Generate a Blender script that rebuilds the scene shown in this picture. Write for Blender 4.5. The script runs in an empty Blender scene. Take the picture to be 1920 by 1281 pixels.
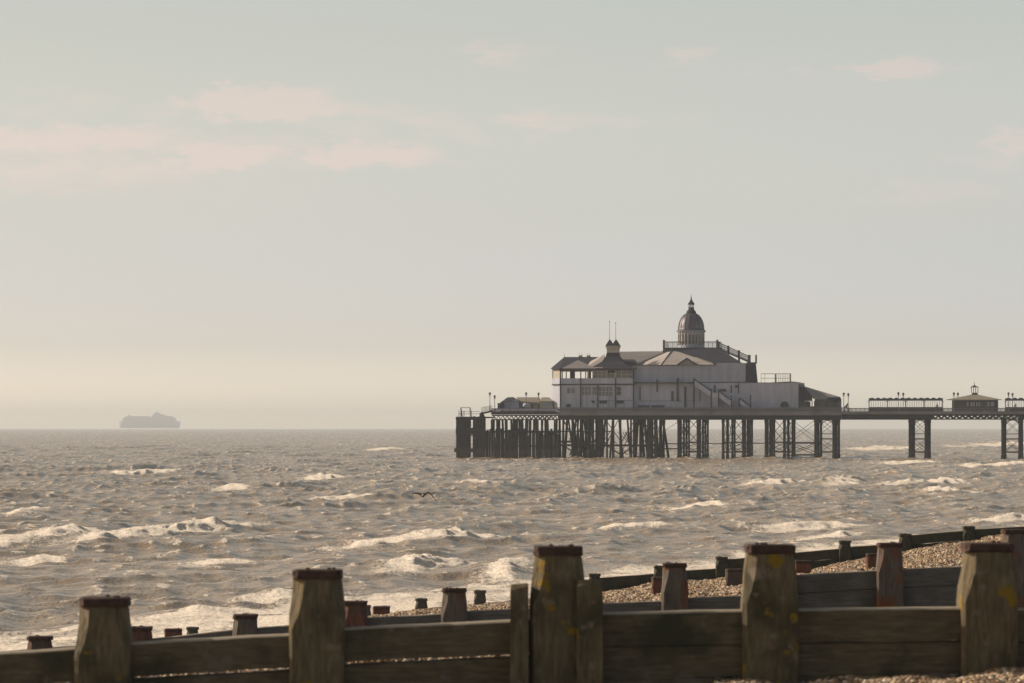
import bpy, bmesh, math, random
import numpy as np
from mathutils import Matrix, Vector
random.seed(4); rng = np.random.default_rng(7)
S = bpy.context.scene; C = S.collection
EYE = 6.25; F = 8000.0; CX = 960.0; HZ = 801.0

# ------------------------------------------------------------------ helpers
WM = {}
def tag(o, label=None, cat=None, group=None, kind=None):
    if label: o['label'] = label
    if cat: o['category'] = cat
    if group: o['group'] = group
    if kind: o['kind'] = kind
    return o
def thing(name, label, cat, loc, rz=0.0, group=None, frame=None):
    o = bpy.data.objects.new(name, None); C.objects.link(o)
    m = (frame or Matrix()) @ Matrix.Translation(loc) @ Matrix.Rotation(rz, 4, 'Z')
    o.matrix_world = m
    o.location = m.translation; o.rotation_euler = m.to_euler()
    o.empty_display_size = .5
    WM[o] = m
    return tag(o, label, cat, group)

class MB:
    def __init__(s, frame=None): s.v = []; s.f = []; s.fr = frame or Matrix()
    def add(s, vs, fs):
        b = len(s.v); s.v += [tuple(p) for p in vs]; s.f += [tuple(i + b for i in f) for f in fs]; return s
    def box(s, x0, x1, y0, y1, z0, z1):
        if x0 > x1: x0, x1 = x1, x0
        if y0 > y1: y0, y1 = y1, y0
        if z0 > z1: z0, z1 = z1, z0
        return s.add([(x0,y0,z0),(x1,y0,z0),(x1,y1,z0),(x0,y1,z0),(x0,y0,z1),(x1,y0,z1),(x1,y1,z1),(x0,y1,z1)],
                     [(0,3,2,1),(4,5,6,7),(0,1,5,4),(1,2,6,5),(2,3,7,6),(3,0,4,7)])
    def prism(s, pts, z0, z1):
        n = len(pts)
        return s.add([(x,y,z0) for x,y in pts] + [(x,y,z1) for x,y in pts],
                     [tuple(range(n))[::-1], tuple(range(n, 2*n))] + [(i, (i+1) % n, n + (i+1) % n, n + i) for i in range(n)])
    def hull(s, pts):
        bm = bmesh.new()
        for p in pts: bm.verts.new(p)
        bmesh.ops.convex_hull(bm, input=bm.verts)
        bm.verts.ensure_lookup_table(); bm.verts.index_update()
        used = [v for v in bm.verts if v.link_faces]
        ix = {v: i for i, v in enumerate(used)}
        s.add([v.co[:] for v in used], [tuple(ix[v] for v in f.verts) for f in bm.faces]); bm.free(); return s
    def tube(s, p, q, r1, r2=None, n=6):
        if r2 is None: r2 = r1
        p = Vector(p); q = Vector(q); d = (q - p).normalized()
        a = d.cross(Vector((0,0,1)) if abs(d.z) < .9 else Vector((1,0,0))).normalized(); b = d.cross(a)
        vs = []
        for c, r in ((p, r1), (q, r2)):
            for i in range(n):
                t = 2*math.pi*(i + .5)/n; vs.append(c + (a*math.cos(t) + b*math.sin(t))*r)
        return s.add(vs, [tuple(range(n))[::-1], tuple(range(n, 2*n))] + [(i, (i+1) % n, n + (i+1) % n, n + i) for i in range(n)])
    def beam(s, p, q, w, h):            # rectangular bar, h measured upwards
        p = Vector(p); q = Vector(q); d = (q - p).normalized()
        side = d.cross(Vector((0,0,1)))
        side = Vector((1,0,0)) if side.length < .01 else side.normalized()
        up = side.cross(d).normalized()
        vs = []
        for c in (p, q):
            for a, b in ((-1,-1),(1,-1),(1,1),(-1,1)): vs.append(c + side*a*w/2 + up*b*h/2)
        return s.add(vs, [(3,2,1,0),(4,5,6,7),(0,1,5,4),(1,2,6,5),(2,3,7,6),(3,0,4,7)])
    def lathe(s, cx, cy, prof, n=16):
        vs = []; fs = []
        for r, z in prof:
            for i in range(n):
                t = 2*math.pi*i/n; vs.append((cx + r*math.cos(t), cy + r*math.sin(t), z))
        for k in range(len(prof)-1):
            for i in range(n):
                j = (i+1) % n; fs.append((k*n+i, k*n+j, (k+1)*n+j, (k+1)*n+i))
        fs.append(tuple(range(n))[::-1]); fs.append(tuple(range((len(prof)-1)*n, len(prof)*n)))
        return s.add(vs, fs)
    def build(s, name, mat, parent=None, smooth=False, sub=None):
        me = bpy.data.meshes.new(name)
        inv = (WM[parent].inverted() if parent else Matrix()) @ s.fr
        me.from_pydata([tuple(inv @ Vector(p)) for p in s.v], [], s.f)
        bm = bmesh.new(); bm.from_mesh(me); bmesh.ops.recalc_face_normals(bm, faces=bm.faces); bm.to_mesh(me); bm.free()
        me.materials.append(mat)
        if smooth: me.shade_smooth()
        o = bpy.data.objects.new(name, me); C.objects.link(o)
        if parent: o.parent = parent; WM[o] = WM[parent]
        else: WM[o] = Matrix()
        return o
def copy_tree(o, parent=None):
    c = o.copy(); C.objects.link(c)
    if parent: c.parent = parent
    for ch in list(o.children): copy_tree(ch, c)
    return c
def at(px, py, Y): return ((px - CX)/F*Y, Y, EYE - (py - HZ)/F*Y)
def smooth(a, b, x):
    t = np.clip((x - a)/(b - a), 0, 1); return t*t*(3 - 2*t)

# ------------------------------------------------------------------ materials
def mat(name, base, rough=.75, var=.25, scale=(1,1,1), nscale=4.0, bump=.0, col2=None, c2at=.62, c2w=.12, c2scale=1.5, spec=.3, metal=0.0):
    m = bpy.data.materials.new(name); m.use_nodes = True
    n = m.node_tree.nodes; l = m.node_tree.links; p = n['Principled BSDF']
    tc = n.new('ShaderNodeTexCoord'); mp = n.new('ShaderNodeMapping'); mp.inputs['Scale'].default_value = scale
    l.new(tc.outputs['Object'], mp.inputs['Vector'])
    no = n.new('ShaderNodeTexNoise'); no.inputs['Scale'].default_value = nscale; no.inputs['Detail'].default_value = 6; no.inputs['Roughness'].default_value = .65
    l.new(mp.outputs[0], no.inputs['Vector'])
    r = n.new('ShaderNodeMapRange'); r.inputs[1].default_value = .3; r.inputs[2].default_value = .7
    r.inputs[3].default_value = 1 - var; r.inputs[4].default_value = 1 + var
    l.new(no.outputs['Fac'], r.inputs[0])
    mx = n.new('ShaderNodeMix'); mx.data_type = 'RGBA'; mx.blend_type = 'MULTIPLY'; mx.inputs[0].default_value = 1
    mx.inputs[6].default_value = (*base, 1); l.new(r.outputs[0], mx.inputs[7])
    out = mx.outputs[2]
    for k, c in enumerate([] if col2 is None else (col2 if isinstance(col2, list) else [(col2, c2at, c2w, c2scale)])):
        cc, a, w, sc = c
        n2 = n.new('ShaderNodeTexNoise'); n2.inputs['Scale'].default_value = sc; n2.inputs['Detail'].default_value = 5; n2.noise_dimensions = '4D'; n2.inputs['W'].default_value = 3.7*k + 1
        l.new(tc.outputs['Object'], n2.inputs['Vector'])
        r2 = n.new('ShaderNodeMapRange'); r2.inputs[1].default_value = a; r2.inputs[2].default_value = a + w
        l.new(n2.outputs['Fac'], r2.inputs[0])
        m2 = n.new('ShaderNodeMix'); m2.data_type = 'RGBA'; l.new(r2.outputs[0], m2.inputs[0]); l.new(out, m2.inputs[6]); m2.inputs[7].default_value = (*cc, 1)
        out = m2.outputs[2]
    l.new(out, p.inputs['Base Color']); p.inputs['Roughness'].default_value = rough
    p.inputs['Specular IOR Level'].default_value = spec; p.inputs['Metallic'].default_value = metal
    if bump:
        b = n.new('ShaderNodeBump'); b.inputs['Strength'].default_value = 1; b.inputs['Distance'].default_value = bump
        l.new(no.outputs['Fac'], b.inputs['Height']); l.new(b.outputs[0], p.inputs['Normal'])
    return m
YEL = (.21,.135,.014)
M = {}
M['wood'] = mat('weathered_oak', (.132,.104,.060), .85, .45, (3,3,.5), 9, .02, [((.056,.051,.028), .5, .15, 2.2), ((.19,.155,.115), .60, .08, 7), (YEL, .60, .035, 4.2)])
M['plank'] = mat('weathered_plank', (.122,.097,.060), .85, .4, (.5,3,4), 9, .015, [((.045,.045,.026), .5, .15, 2.2), ((.15,.125,.095), .60, .08, 6)])
M['cap'] = mat('rusty_iron_cap', (.060,.034,.026), .8, .4, (1,1,1), 14, .012, [((.12,.045,.02), .6, .12, 6)])
M['wood2'] = mat('grey_oak', (.115,.095,.078), .85, .4, (3,3,.5), 7, .02, [((.16,.06,.025), .50, .14, 1.7), ((.07,.066,.045), .6, .1, 3)])
M['plank2'] = mat('grey_plank', (.125,.115,.105), .85, .3, (.5,3,4), 7, .015, [((.075,.07,.055), .52, .2, 1.5)])
M['rust'] = mat('rusty_timber', (.125,.055,.038), .85, .4, (3,3,1), 7, .02, [((.08,.065,.055), .5, .14, 1.7)])
M['green'] = mat('algae_wood', (.056,.056,.040), .85, .3, (1,1,1), 4, .02, [((.07,.066,.048), .58, .15, .9)])
M['greyg'] = mat('greygreen_oak', (.085,.082,.065), .85, .3, (1,1,1), 4, .02)
M['edge'] = mat('sunlit_worn_edge', (.34,.29,.22), .85, .3, (.6,3,3), 9, .006)  # paler plank tops: sunlit strip put into the colour, along with dry wear
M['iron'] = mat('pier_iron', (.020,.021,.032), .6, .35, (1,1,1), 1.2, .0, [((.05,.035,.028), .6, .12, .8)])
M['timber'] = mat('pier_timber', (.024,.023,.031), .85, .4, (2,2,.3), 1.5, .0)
M['fascia'] = mat('pier_fascia', (.20,.19,.20), .8, .2, (.3,1,1), .8, .0, [((.14,.135,.145), .5, .2, .35)])
M['deck'] = mat('deck_boards', (.12,.10,.085), .85, .3, (1,1,1), 2)
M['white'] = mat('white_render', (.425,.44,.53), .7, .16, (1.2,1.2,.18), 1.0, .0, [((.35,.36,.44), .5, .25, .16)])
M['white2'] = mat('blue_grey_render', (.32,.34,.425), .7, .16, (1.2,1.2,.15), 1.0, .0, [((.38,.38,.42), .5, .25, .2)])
M['cream'] = mat('cream_paint', (.40,.37,.31), .7, .1, (1,1,1), .8)
M['trim'] = mat('dark_trim', (.045,.042,.055), .6, .2, (1,1,1), 2)
M['pipe'] = mat('grey_pipe', (.085,.08,.095), .6, .2, (1,1,1), 2)
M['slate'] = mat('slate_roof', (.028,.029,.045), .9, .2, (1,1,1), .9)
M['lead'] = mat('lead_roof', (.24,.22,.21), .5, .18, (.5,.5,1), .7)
M['leadlit'] = mat('sunlit_lead_roof', (.42,.37,.33), .6, .12, (.5,.5,1), .7)  # lighter copy of the lead roof, sunlight put into its colour
M['dome'] = mat('dome_zinc', (.10,.092,.11), .45, .2, (2,2,.3), 1.5, .0, [((.07,.075,.06), .6, .1, .8)], spec=.6, metal=.35)
M['glass'] = mat('dark_glass', (.075,.072,.070), .25, .2, (1,1,1), .5, spec=.5)
M['pane'] = mat('grey_glass', (.17,.165,.16), .3, .2, (1,1,1), .5, spec=.5)
M['scaf'] = mat('pale_metal', (.42,.38,.32), .6, .1)
M['ferry'] = mat('hazy_ferry_paint', (.58,.66,.72), .6, .1, (1,1,1), .02)  # pale blue partly stands for distance haze put into the paint colour
M['shelter'] = mat('shelter_paint', (.10,.10,.12), .6, .15)
M['board'] = mat('kiosk_board', (.11,.10,.10), .7, .2)
M['kroof'] = mat('kiosk_roof', (.27,.235,.18), .7, .15, (1,1,1), 1)
M['skin'] = mat('skin', (.45,.28,.2), .6, .05)
M['cloth'] = mat('dark_cloth', (.03,.03,.045), .9, .2, (1,1,1), 6)
M['hair'] = mat('hair', (.04,.025,.015), .8, .2)
M['navy'] = mat('blue_canvas', (.035,.04,.10), .8, .1)
M['feather'] = mat('grey_feathers', (.045,.032,.022), .8, .3, (1,1,1), 6)
M['bill'] = mat('yellow_bill', (.5,.3,.04), .5, .1)

for k_ in ('iron', 'timber'):        # weed and barnacle band above the waterline
    n = M[k_].node_tree.nodes; l = M[k_].node_tree.links; p = n['Principled BSDF']; src = p.inputs['Base Color'].links[0].from_socket
    tc = n.new('ShaderNodeTexCoord'); sx = n.new('ShaderNodeSeparateXYZ'); l.new(tc.outputs['Object'], sx.inputs[0])
    no = n.new('ShaderNodeTexNoise'); no.inputs['Scale'].default_value = .9; no.inputs['Detail'].default_value = 5; l.new(tc.outputs['Object'], no.inputs['Vector'])
    ad = n.new('ShaderNodeMath'); ad.operation = 'MULTIPLY_ADD'; ad.inputs[1].default_value = 2.6; l.new(no.outputs['Fac'], ad.inputs[0]); l.new(sx.outputs[2], ad.inputs[2])
    mr = n.new('ShaderNodeMapRange'); mr.inputs[1].default_value = 3.5; mr.inputs[2].default_value = 2.7; l.new(ad.outputs[0], mr.inputs[0])
    mx = n.new('ShaderNodeMix'); mx.data_type = 'RGBA'; l.new(mr.outputs[0], mx.inputs[0]); l.new(src, mx.inputs[6]); mx.inputs[7].default_value = (.062,.055,.046,1); l.new(mx.outputs[2], p.inputs['Base Color'])

# ------------------------------------------------------------------ camera, light, sky
cam = bpy.data.cameras.new('camera'); co = bpy.data.objects.new('camera', cam); C.objects.link(co); S.camera = co
co.location = (0, 0, EYE); co.rotation_euler = (math.radians(90), 0, 0)
cam.lens = 150; cam.sensor_width = 36; cam.shift_y = (HZ - 640.5)/1920; cam.clip_start = 1; cam.clip_end = 60000
cam.dof.use_dof = True; cam.dof.focus_distance = 420; cam.dof.aperture_fstop = 8.0

SUN_AZ = math.radians(-76); SUN_EL = math.radians(25)
sd = Vector((math.sin(SUN_AZ)*math.cos(SUN_EL), math.cos(SUN_AZ)*math.cos(SUN_EL), math.sin(SUN_EL)))
sun = bpy.data.lights.new('sun', 'SUN'); sun.energy = 3.0; sun.angle = math.radians(.5); sun.color = (1, .88, .74)
so = bpy.data.objects.new('sun', sun); C.objects.link(so); so.rotation_euler = (-sd).to_track_quat('-Z', 'Y').to_euler(); so.location = (-50, 0, 60)

w = bpy.data.worlds.new('World'); S.world = w; w.use_nodes = True
n = w.node_tree.nodes; l = w.node_tree.links; bg = n['Background']
sk = n.new('ShaderNodeTexSky'); sk.sky_type = 'NISHITA'; sk.sun_disc = False
sk.sun_elevation = SUN_EL; sk.sun_rotation = SUN_AZ; sk.air_density = 1; sk.dust_density = 2.2; sk.ozone_density = 1
geo = n.new('ShaderNodeTexCoord'); sep = n.new('ShaderNodeSeparateXYZ'); l.new(geo.outputs['Generated'], sep.inputs[0])
def mth(op, a, b=None, c=None, clamp=False):
    k = n.new('ShaderNodeMath'); k.operation = op; k.use_clamp = clamp
    for i, x in enumerate((a, b, c)):
        if x is None: continue
        if isinstance(x, (int, float)): k.inputs[i].default_value = x
        else: l.new(x, k.inputs[i])
    return k.outputs[0]
yy = mth('MAXIMUM', sep.outputs[1], .02)
az = mth('DIVIDE', sep.outputs[0], yy); el = mth('DIVIDE', sep.outputs[2], yy)
# thin high haze: cream near the horizon, cooler above
tint = n.new('ShaderNodeValToRGB'); cr = tint.color_ramp; cr.interpolation = 'B_SPLINE'
cr.elements[0].position = 0.0; cr.elements[0].color = (1.0, .96, 1.0, 1)
cr.elements[1].position = 1.0; cr.elements[1].color = (0.165, 0.128, 0.091, 1)
for p_, c_ in ((0.008, (0.97, 0.951, 1.0, 1)), (0.042, (0.353, 0.389, 0.552, 1)), (0.11, (0.267, 0.254, 0.289, 1)), (0.2, (0.25, 0.219, 0.206, 1)), (0.42, (0.204, 0.168, 0.132, 1))):
    e = cr.elements.new(p_); e.color = c_
l.new(mth('MULTIPLY', mth('ARCTAN2', sep.outputs[2], 1.0), 2.2, clamp=True), tint.inputs[0])
tsc = n.new('ShaderNodeVectorMath'); tsc.operation = 'SCALE'; tsc.inputs['Scale'].default_value = 2.85; l.new(tint.outputs[0], tsc.inputs[0])
skm = n.new('ShaderNodeMix'); skm.data_type = 'RGBA'; skm.blend_type = 'MULTIPLY'; skm.inputs[0].default_value = 1
l.new(sk.outputs[0], skm.inputs[6]); l.new(tsc.outputs[0], skm.inputs[7])
# clouds
comb = n.new('ShaderNodeCombineXYZ'); l.new(mth('MULTIPLY', az, 52.0), comb.inputs[0]); l.new(mth('MULTIPLY', el, 150.0), comb.inputs[1])
cn = n.new('ShaderNodeTexNoise'); cn.inputs['Scale'].default_value = 1.6; cn.inputs['Detail'].default_value = 7; cn.inputs['Roughness'].default_value = .55; l.new(comb.outputs[0], cn.inputs['Vector'])
cl = [(490,195,150,30,.9),(435,176,34,22,.8),(60,262,150,28,.75),(240,262,110,28,.7),(420,290,120,30,.8),(690,292,150,24,.75),(150,320,280,50,.5),(420,300,330,30,.42),(640,210,260,22,.42),(260,200,230,24,.32),(900,250,220,24,.35),(1400,115,160,14,.25),(560,205,190,22,.6),(760,300,110,18,.5),(330,262,500,20,.45),(980,225,330,20,.4),(60,190,160,30,.35),(1560,140,200,14,.35),(1850,300,120,26,.35),
      (830,228,95,26,.45),(1040,222,125,22,.55),(1190,228,70,16,.4),(945,100,70,24,.5),(1290,97,50,16,.5),(1690,128,110,17,.7),(1745,118,38,14,.5),
      (1905,270,55,36,.55),(1760,362,130,24,.4),(1430,350,70,20,.3),(60,190,120,24,.3),(640,236,90,20,.4)]
wn = n.new('ShaderNodeTexNoise'); wn.inputs['Scale'].default_value = 3.2; wn.inputs['Detail'].default_value = 6; wn.inputs['Roughness'].default_value = .6; l.new(comb.outputs[0], wn.inputs['Vector'])
ws = n.new('ShaderNodeSeparateColor'); l.new(wn.outputs['Color'], ws.inputs[0])
azw = mth('ADD', az, mth('MULTIPLY', mth('SUBTRACT', ws.outputs[0], .5), .030)); elw = mth('ADD', el, mth('MULTIPLY', mth('SUBTRACT', ws.outputs[1], .5), .0085))
tot = None
for (px, py, hw, hh, a) in cl:
    dx = mth('MULTIPLY', mth('SUBTRACT', azw, (px-CX)/F), F/hw); dy = mth('MULTIPLY', mth('SUBTRACT', elw, (HZ-py)/F), F/hh)
    d = mth('ADD', mth('MULTIPLY', dx, dx), mth('MULTIPLY', dy, dy))
    g = mth('MULTIPLY', mth('POWER', 2.718, mth('MULTIPLY', mth('POWER', d, 1.5), -.6)), a)
    tot = g if tot is None else mth('MAXIMUM', tot, g)
ns = mth('MULTIPLY', mth('SUBTRACT', cn.outputs['Fac'], .5), 2.0)
cov = mth('SUBTRACT', mth('ADD', mth('MULTIPLY', tot, 1.7), mth('MULTIPLY', ns, 1.15)), .28)
cov = mth('MULTIPLY', mth('MULTIPLY', cov, mth('MULTIPLY', tot, 1.6, clamp=True)), 1.2, clamp=True)
clc = n.new('ShaderNodeMix'); clc.data_type = 'RGBA'; l.new(mth('MULTIPLY', cov, .78), clc.inputs[0]); l.new(skm.outputs[2], clc.inputs[6])
vm = n.new('ShaderNodeMix'); vm.data_type = 'RGBA'; vm.blend_type = 'MULTIPLY'; vm.inputs[0].default_value = 1
l.new(skm.outputs[2], vm.inputs[6]); vm.inputs[7].default_value = (1.23, 1.05, 1.04, 1)
l.new(vm.outputs[2], clc.inputs[7])
l.new(clc.outputs[2], bg.inputs['Color']); bg.inputs['Strength'].default_value = .15
azf = n.new('ShaderNodeMapRange'); azf.inputs[1].default_value = -.5; azf.inputs[2].default_value = .3; azf.inputs[3].default_value = .80; azf.inputs[4].default_value = 1.06; azf.interpolation_type = 'SMOOTHSTEP'; l.new(az, azf.inputs[0]); l.new(mth('MULTIPLY', azf.outputs[0], 3.4), tsc.inputs['Scale'])
S.view_settings.view_transform = 'Standard'; S.view_settings.look = 'None'; S.view_settings.gamma = 1; S.view_settings.exposure = .53
S.view_settings.use_curve_mapping = False

# haze box
hz = MB().box(-16000, 16000, -80, 14600, -8, 62)
hm = bpy.data.materials.new('haze'); hm.use_nodes = True; hn = hm.node_tree.nodes; hn.remove(hn['Principled BSDF'])
pv = hn.new('ShaderNodeVolumePrincipled'); pv.inputs['Density'].default_value = 1.05e-4; pv.inputs['Color'].default_value = (.90, .96, 1, 1); pv.inputs['Anisotropy'].default_value = .2
hm.node_tree.links.new(pv.outputs[0], hn['Material Output'].inputs['Volume'])
tag(hz.build('haze', hm), 'pale sea haze over the water', 'haze', kind='stuff')

# ------------------------------------------------------------------ beach height field
def line_z(pts, Y):
    xs = [(p[0]-CX)/F*Y for p in pts]; zs = [EYE - (p[1]-HZ)/F*Y for p in pts]
    xs = [xs[0]-60] + xs + [xs[-1]+90]; zs = [zs[0]-60*.11] + zs + [zs[-1]+90*.11]
    return lambda X: np.interp(X, xs, zs)
G2L = [(0,1240),(300,1214),(450,1201),(650,1166),(690,1161),(960,1146),(1130,1135),(1395,1122),(1490,1084),(1640,1073),(1700,1070),(1800,1065),(1920,1058)]
SIL = [(0,1226),(300,1207),(450,1194),(640,1167),(700,1158),(740,1154),(775,1147),(885,1138),(955,1133),(1130,1112),(1180,1106),(1215,1096),(1290,1090),(1395,1086),(1490,1080),(1530,1070),(1580,1057),(1640,1045),(1695,1036),(1740,1027),(1800,1019),(1870,1006),(1920,1000)]
st = [(-80, lambda X: 4.5 + .05*X), (20, lambda X: 4.25 + .05*X),
      (33.85, line_z([(0,1345),(960,1297),(1380,1286),(1500,1281),(1700,1275),(1920,1266)], 33.85)),
      (34.15, line_z([(0,1289),(100,1281),(300,1268),(545,1252),(655,1248),(955,1233),(1130,1222),(1920,1190)], 34.15)),
      (38, line_z([(0,1287),(100,1278),(300,1265),(545,1249),(655,1245),(955,1230),(1130,1220),(1920,1188)], 38)),
      (67.8, line_z([(0,1245),(300,1226),(655,1205),(955,1185),(1130,1168),(1500,1185),(1920,1180)], 67.8)),
      (68.2, line_z(G2L, 68.2)), (91, line_z([(a, b+1.0) for a, b in G2L], 91)),
      (115.8, line_z(SIL, 115.8)),
      (116.4, lambda X: .118*(X+15) - .35), (300, lambda X: .118*(X+15) - .042*184), (700, lambda X: .118*(X+15) - .042*584)]
sy = np.array([a for a, _ in st])
def ground(X, Y):
    X = np.asarray(X, float); Y = np.asarray(Y, float)
    zs = [np.clip(f(X), -5.5, 6.0) for _, f in st]
    k = np.clip(np.searchsorted(sy, Y, side='right') - 1, 0, len(sy)-2)
    t = np.clip((Y - sy[k])/(sy[k+1] - sy[k]), 0, 1)
    Z = np.stack(np.broadcast_arrays(*zs)); kk = np.broadcast_to(k, Z.shape[1:]); tt = np.broadcast_to(t, Z.shape[1:])
    a = np.take_along_axis(Z, kk[None], 0)[0]; b = np.take_along_axis(Z, kk[None]+1, 0)[0]
    return a*(1-tt) + b*tt
def lump(X, Y): return .03*np.sin(1.7*X + .6*Y) * np.sin(.9*Y - .8*X) + .018*np.sin(5.1*X + 2.2*Y + 1) + .012*np.sin(9.7*X - 3.3*Y)

def grid_mesh(name, X, Y, Z, material, attrs=None, smooth_=True):
    r, c = X.shape; me = bpy.data.meshes.new(name)
    me.vertices.add(r*c); me.vertices.foreach_set('co', np.stack([X, Y, Z], -1).astype(np.float32).ravel())
    i = np.arange((r-1)*(c-1)); a = (i//(c-1))*c + i % (c-1)
    q = np.stack([a, a+1, a+c+1, a+c], -1).astype(np.int32)
    me.loops.add(q.size); me.loops.foreach_set('vertex_index', q.ravel())
    me.polygons.add(len(q)); me.polygons.foreach_set('loop_start', np.arange(0, q.size, 4, dtype=np.int32)); me.polygons.foreach_set('loop_total', np.full(len(q), 4, np.int32))
    me.polygons.foreach_set('use_smooth', np.full(len(q), smooth_))
    me.update(calc_edges=True)
    for k, v in (attrs or {}).items():
        at_ = me.attributes.new(k, 'FLOAT', 'POINT'); at_.data.foreach_set('value', v.astype(np.float32).ravel())
    me.materials.append(material)
    o = bpy.data.objects.new(name, me); C.objects.link(o); return o

def pebble_mat():
    m = bpy.data.materials.new('shingle'); m.use_nodes = True; n = m.node_tree.nodes; l = m.node_tree.links; p = n['Principled BSDF']
    tc = n.new('ShaderNodeTexCoord'); v = n.new('ShaderNodeTexVoronoi'); v.inputs['Scale'].default_value = 19; l.new(tc.outputs['Object'], v.inputs['Vector'])
    r = n.new('ShaderNodeValToRGB'); e = r.color_ramp.elements
    e[0].position = 0; e[0].color = (.10,.06,.04,1); e[1].position = 1; e[1].color = (.40,.34,.28,1)
    for q, c in ((.25,(.17,.11,.075,1)),(.5,(.22,.155,.11,1)),(.75,(.15,.13,.12,1))):
        k = e.new(q); k.color = c
    s = n.new('ShaderNodeSeparateColor'); l.new(v.outputs['Color'], s.inputs[0]); l.new(s.outputs[0], r.inputs[0]); l.new(r.outputs[0], p.inputs['Base Color'])
    b = n.new('ShaderNodeBump'); b.invert = True; b.inputs['Distance'].default_value = .03; l.new(v.outputs['Distance'], b.inputs['Height']); l.new(b.outputs[0], p.inputs['Normal'])
    p.inputs['Roughness'].default_value = .8
    m2 = bpy.data.materials.new('pebble'); m2.use_nodes = True; n = m2.node_tree.nodes; l = m2.node_tree.links; p = n['Principled BSDF']
    a = n.new('ShaderNodeAttribute'); a.attribute_name = 'tone'
    r = n.new('ShaderNodeValToRGB'); r.color_ramp.interpolation = 'LINEAR'; e = r.color_ramp.elements
    e[0].position = 0; e[0].color = (.07,.045,.03,1); e[1].position = 1; e[1].color = (.62,.55,.47,1)
    for q, c in ((.2,(.22,.125,.06,1)),(.4,(.38,.235,.12,1)),(.55,(.19,.15,.10,1)),(.7,(.48,.33,.18,1)),(.85,(.60,.47,.31,1))):
        k = e.new(q); k.color = c
    l.new(a.outputs['Fac'], r.inputs[0]); l.new(r.outputs[0], p.inputs['Base Color']); p.inputs['Roughness'].default_value = .65
    return m, m2
msh, mpb = pebble_mat()
ys = np.concatenate([np.arange(-70, 30, 2.5), np.arange(30, 33.8, .25), [33.85, 34.15], np.arange(34.4, 46, .3), np.arange(46, 67.6, .9), [67.8, 68.2], np.arange(69, 91, 1), np.arange(91, 115.7, .35), [115.8, 116.4], np.arange(118, 300, 4), np.arange(300, 701, 25)])
xs = np.concatenate([np.arange(-80, -16, 2), np.arange(-16, 20, .16), np.arange(20, 200, 3)])
XX, YY = np.meshgrid(xs, ys)
ZZ = ground(XX, YY) + lump(XX, YY)*np.where((YY > 33) & (YY < 34.5), .2, 1)
tag(grid_mesh('beach', XX, YY, ZZ, msh), 'sloping shingle beach between the timber groynes', 'beach', kind='structure')

# loose pebbles: real little stones over the shingle
ico = bmesh.new(); bmesh.ops.create_icosphere(ico, subdivisions=1, radius=1); iv = np.array([v.co[:] for v in ico.verts]); 
ico.faces.ensure_lookup_table(); ifc = np.array([[v.index for v in f.verts] for f in ico.faces]); ico.free()
PX = []; PY = []; PR = []
def scatter(n_, y0, y1, pxa, pxb, r0, r1):
    Y = rng.uniform(y0, y1, n_); pl = rng.uniform(pxa, pxb, n_); X = (pl-CX)/F*Y
    PX.append(X); PY.append(Y); PR.append(rng.uniform(r0, r1, n_)**1.0)
scatter(62000, 97, 115.8, 640, 1960, .022, .045)
scatter(12000, 97, 115.8, 1960, 2350, .022, .045)
scatter(2500, 31.6, 33.8, 1960, 2700, .014, .032)
scatter(9000, 91, 97, 640, 1960, .022, .045)
scatter(7000, 68.3, 72, 640, 1960, .02, .035)
scatter(3800, 31.6, 33.8, 1340, 1960, .014, .032)
scatter(7500, 34.4, 41, -30, 990, .014, .028)
px_ = np.concatenate(PX); py_ = np.concatenate(PY); pr = np.concatenate(PR); N = len(px_)
pz_ = ground(px_, py_) + lump(px_, py_) + pr*.35
sc = np.stack([pr*rng.uniform(.8, 1.35, N), pr*rng.uniform(.8, 1.3, N), pr*rng.uniform(.5, .9, N)], -1)
ang = rng.uniform(0, 6.28, N); tl = rng.normal(0, .35, N)
P = iv[None]*sc[:, None] * (1 + rng.normal(0, .07, (N, 12, 1)))
ca, sa = np.cos(ang)[:, None], np.sin(ang)[:, None]; ct, stt = np.cos(tl)[:, None], np.sin(tl)[:, None]
x, y, z = P[..., 0], P[..., 1], P[..., 2]
x, z = x*ct - z*stt, x*stt + z*ct
x, y = x*ca - y*sa, x*sa + y*ca
P = np.stack([x + px_[:, None], y + py_[:, None], z + pz_[:, None]], -1).astype(np.float32)
fc = (ifc[None] + (np.arange(N)*12)[:, None, None]).astype(np.int32)
me = bpy.data.meshes.new('pebbles'); me.vertices.add(N*12); me.vertices.foreach_set('co', P.ravel())
me.loops.add(fc.size); me.loops.foreach_set('vertex_index', fc.ravel()); nf = N*20
me.polygons.add(nf); me.polygons.foreach_set('loop_start', np.arange(0, nf*3, 3, dtype=np.int32)); me.polygons.foreach_set('loop_total', np.full(nf, 3, np.int32))
me.polygons.foreach_set('use_smooth', np.full(nf, True)); me.update(calc_edges=True)
ta = me.attributes.new('tone', 'FLOAT', 'POINT'); ta.data.foreach_set('value', np.repeat(rng.uniform(0, 1, N)**1.1, 12).astype(np.float32))
me.materials.append(mpb); pb = bpy.data.objects.new('pebbles', me); C.objects.link(pb)
tag(pb, 'brown and cream pebbles lying on the beach', 'pebbles', kind='stuff')

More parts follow.
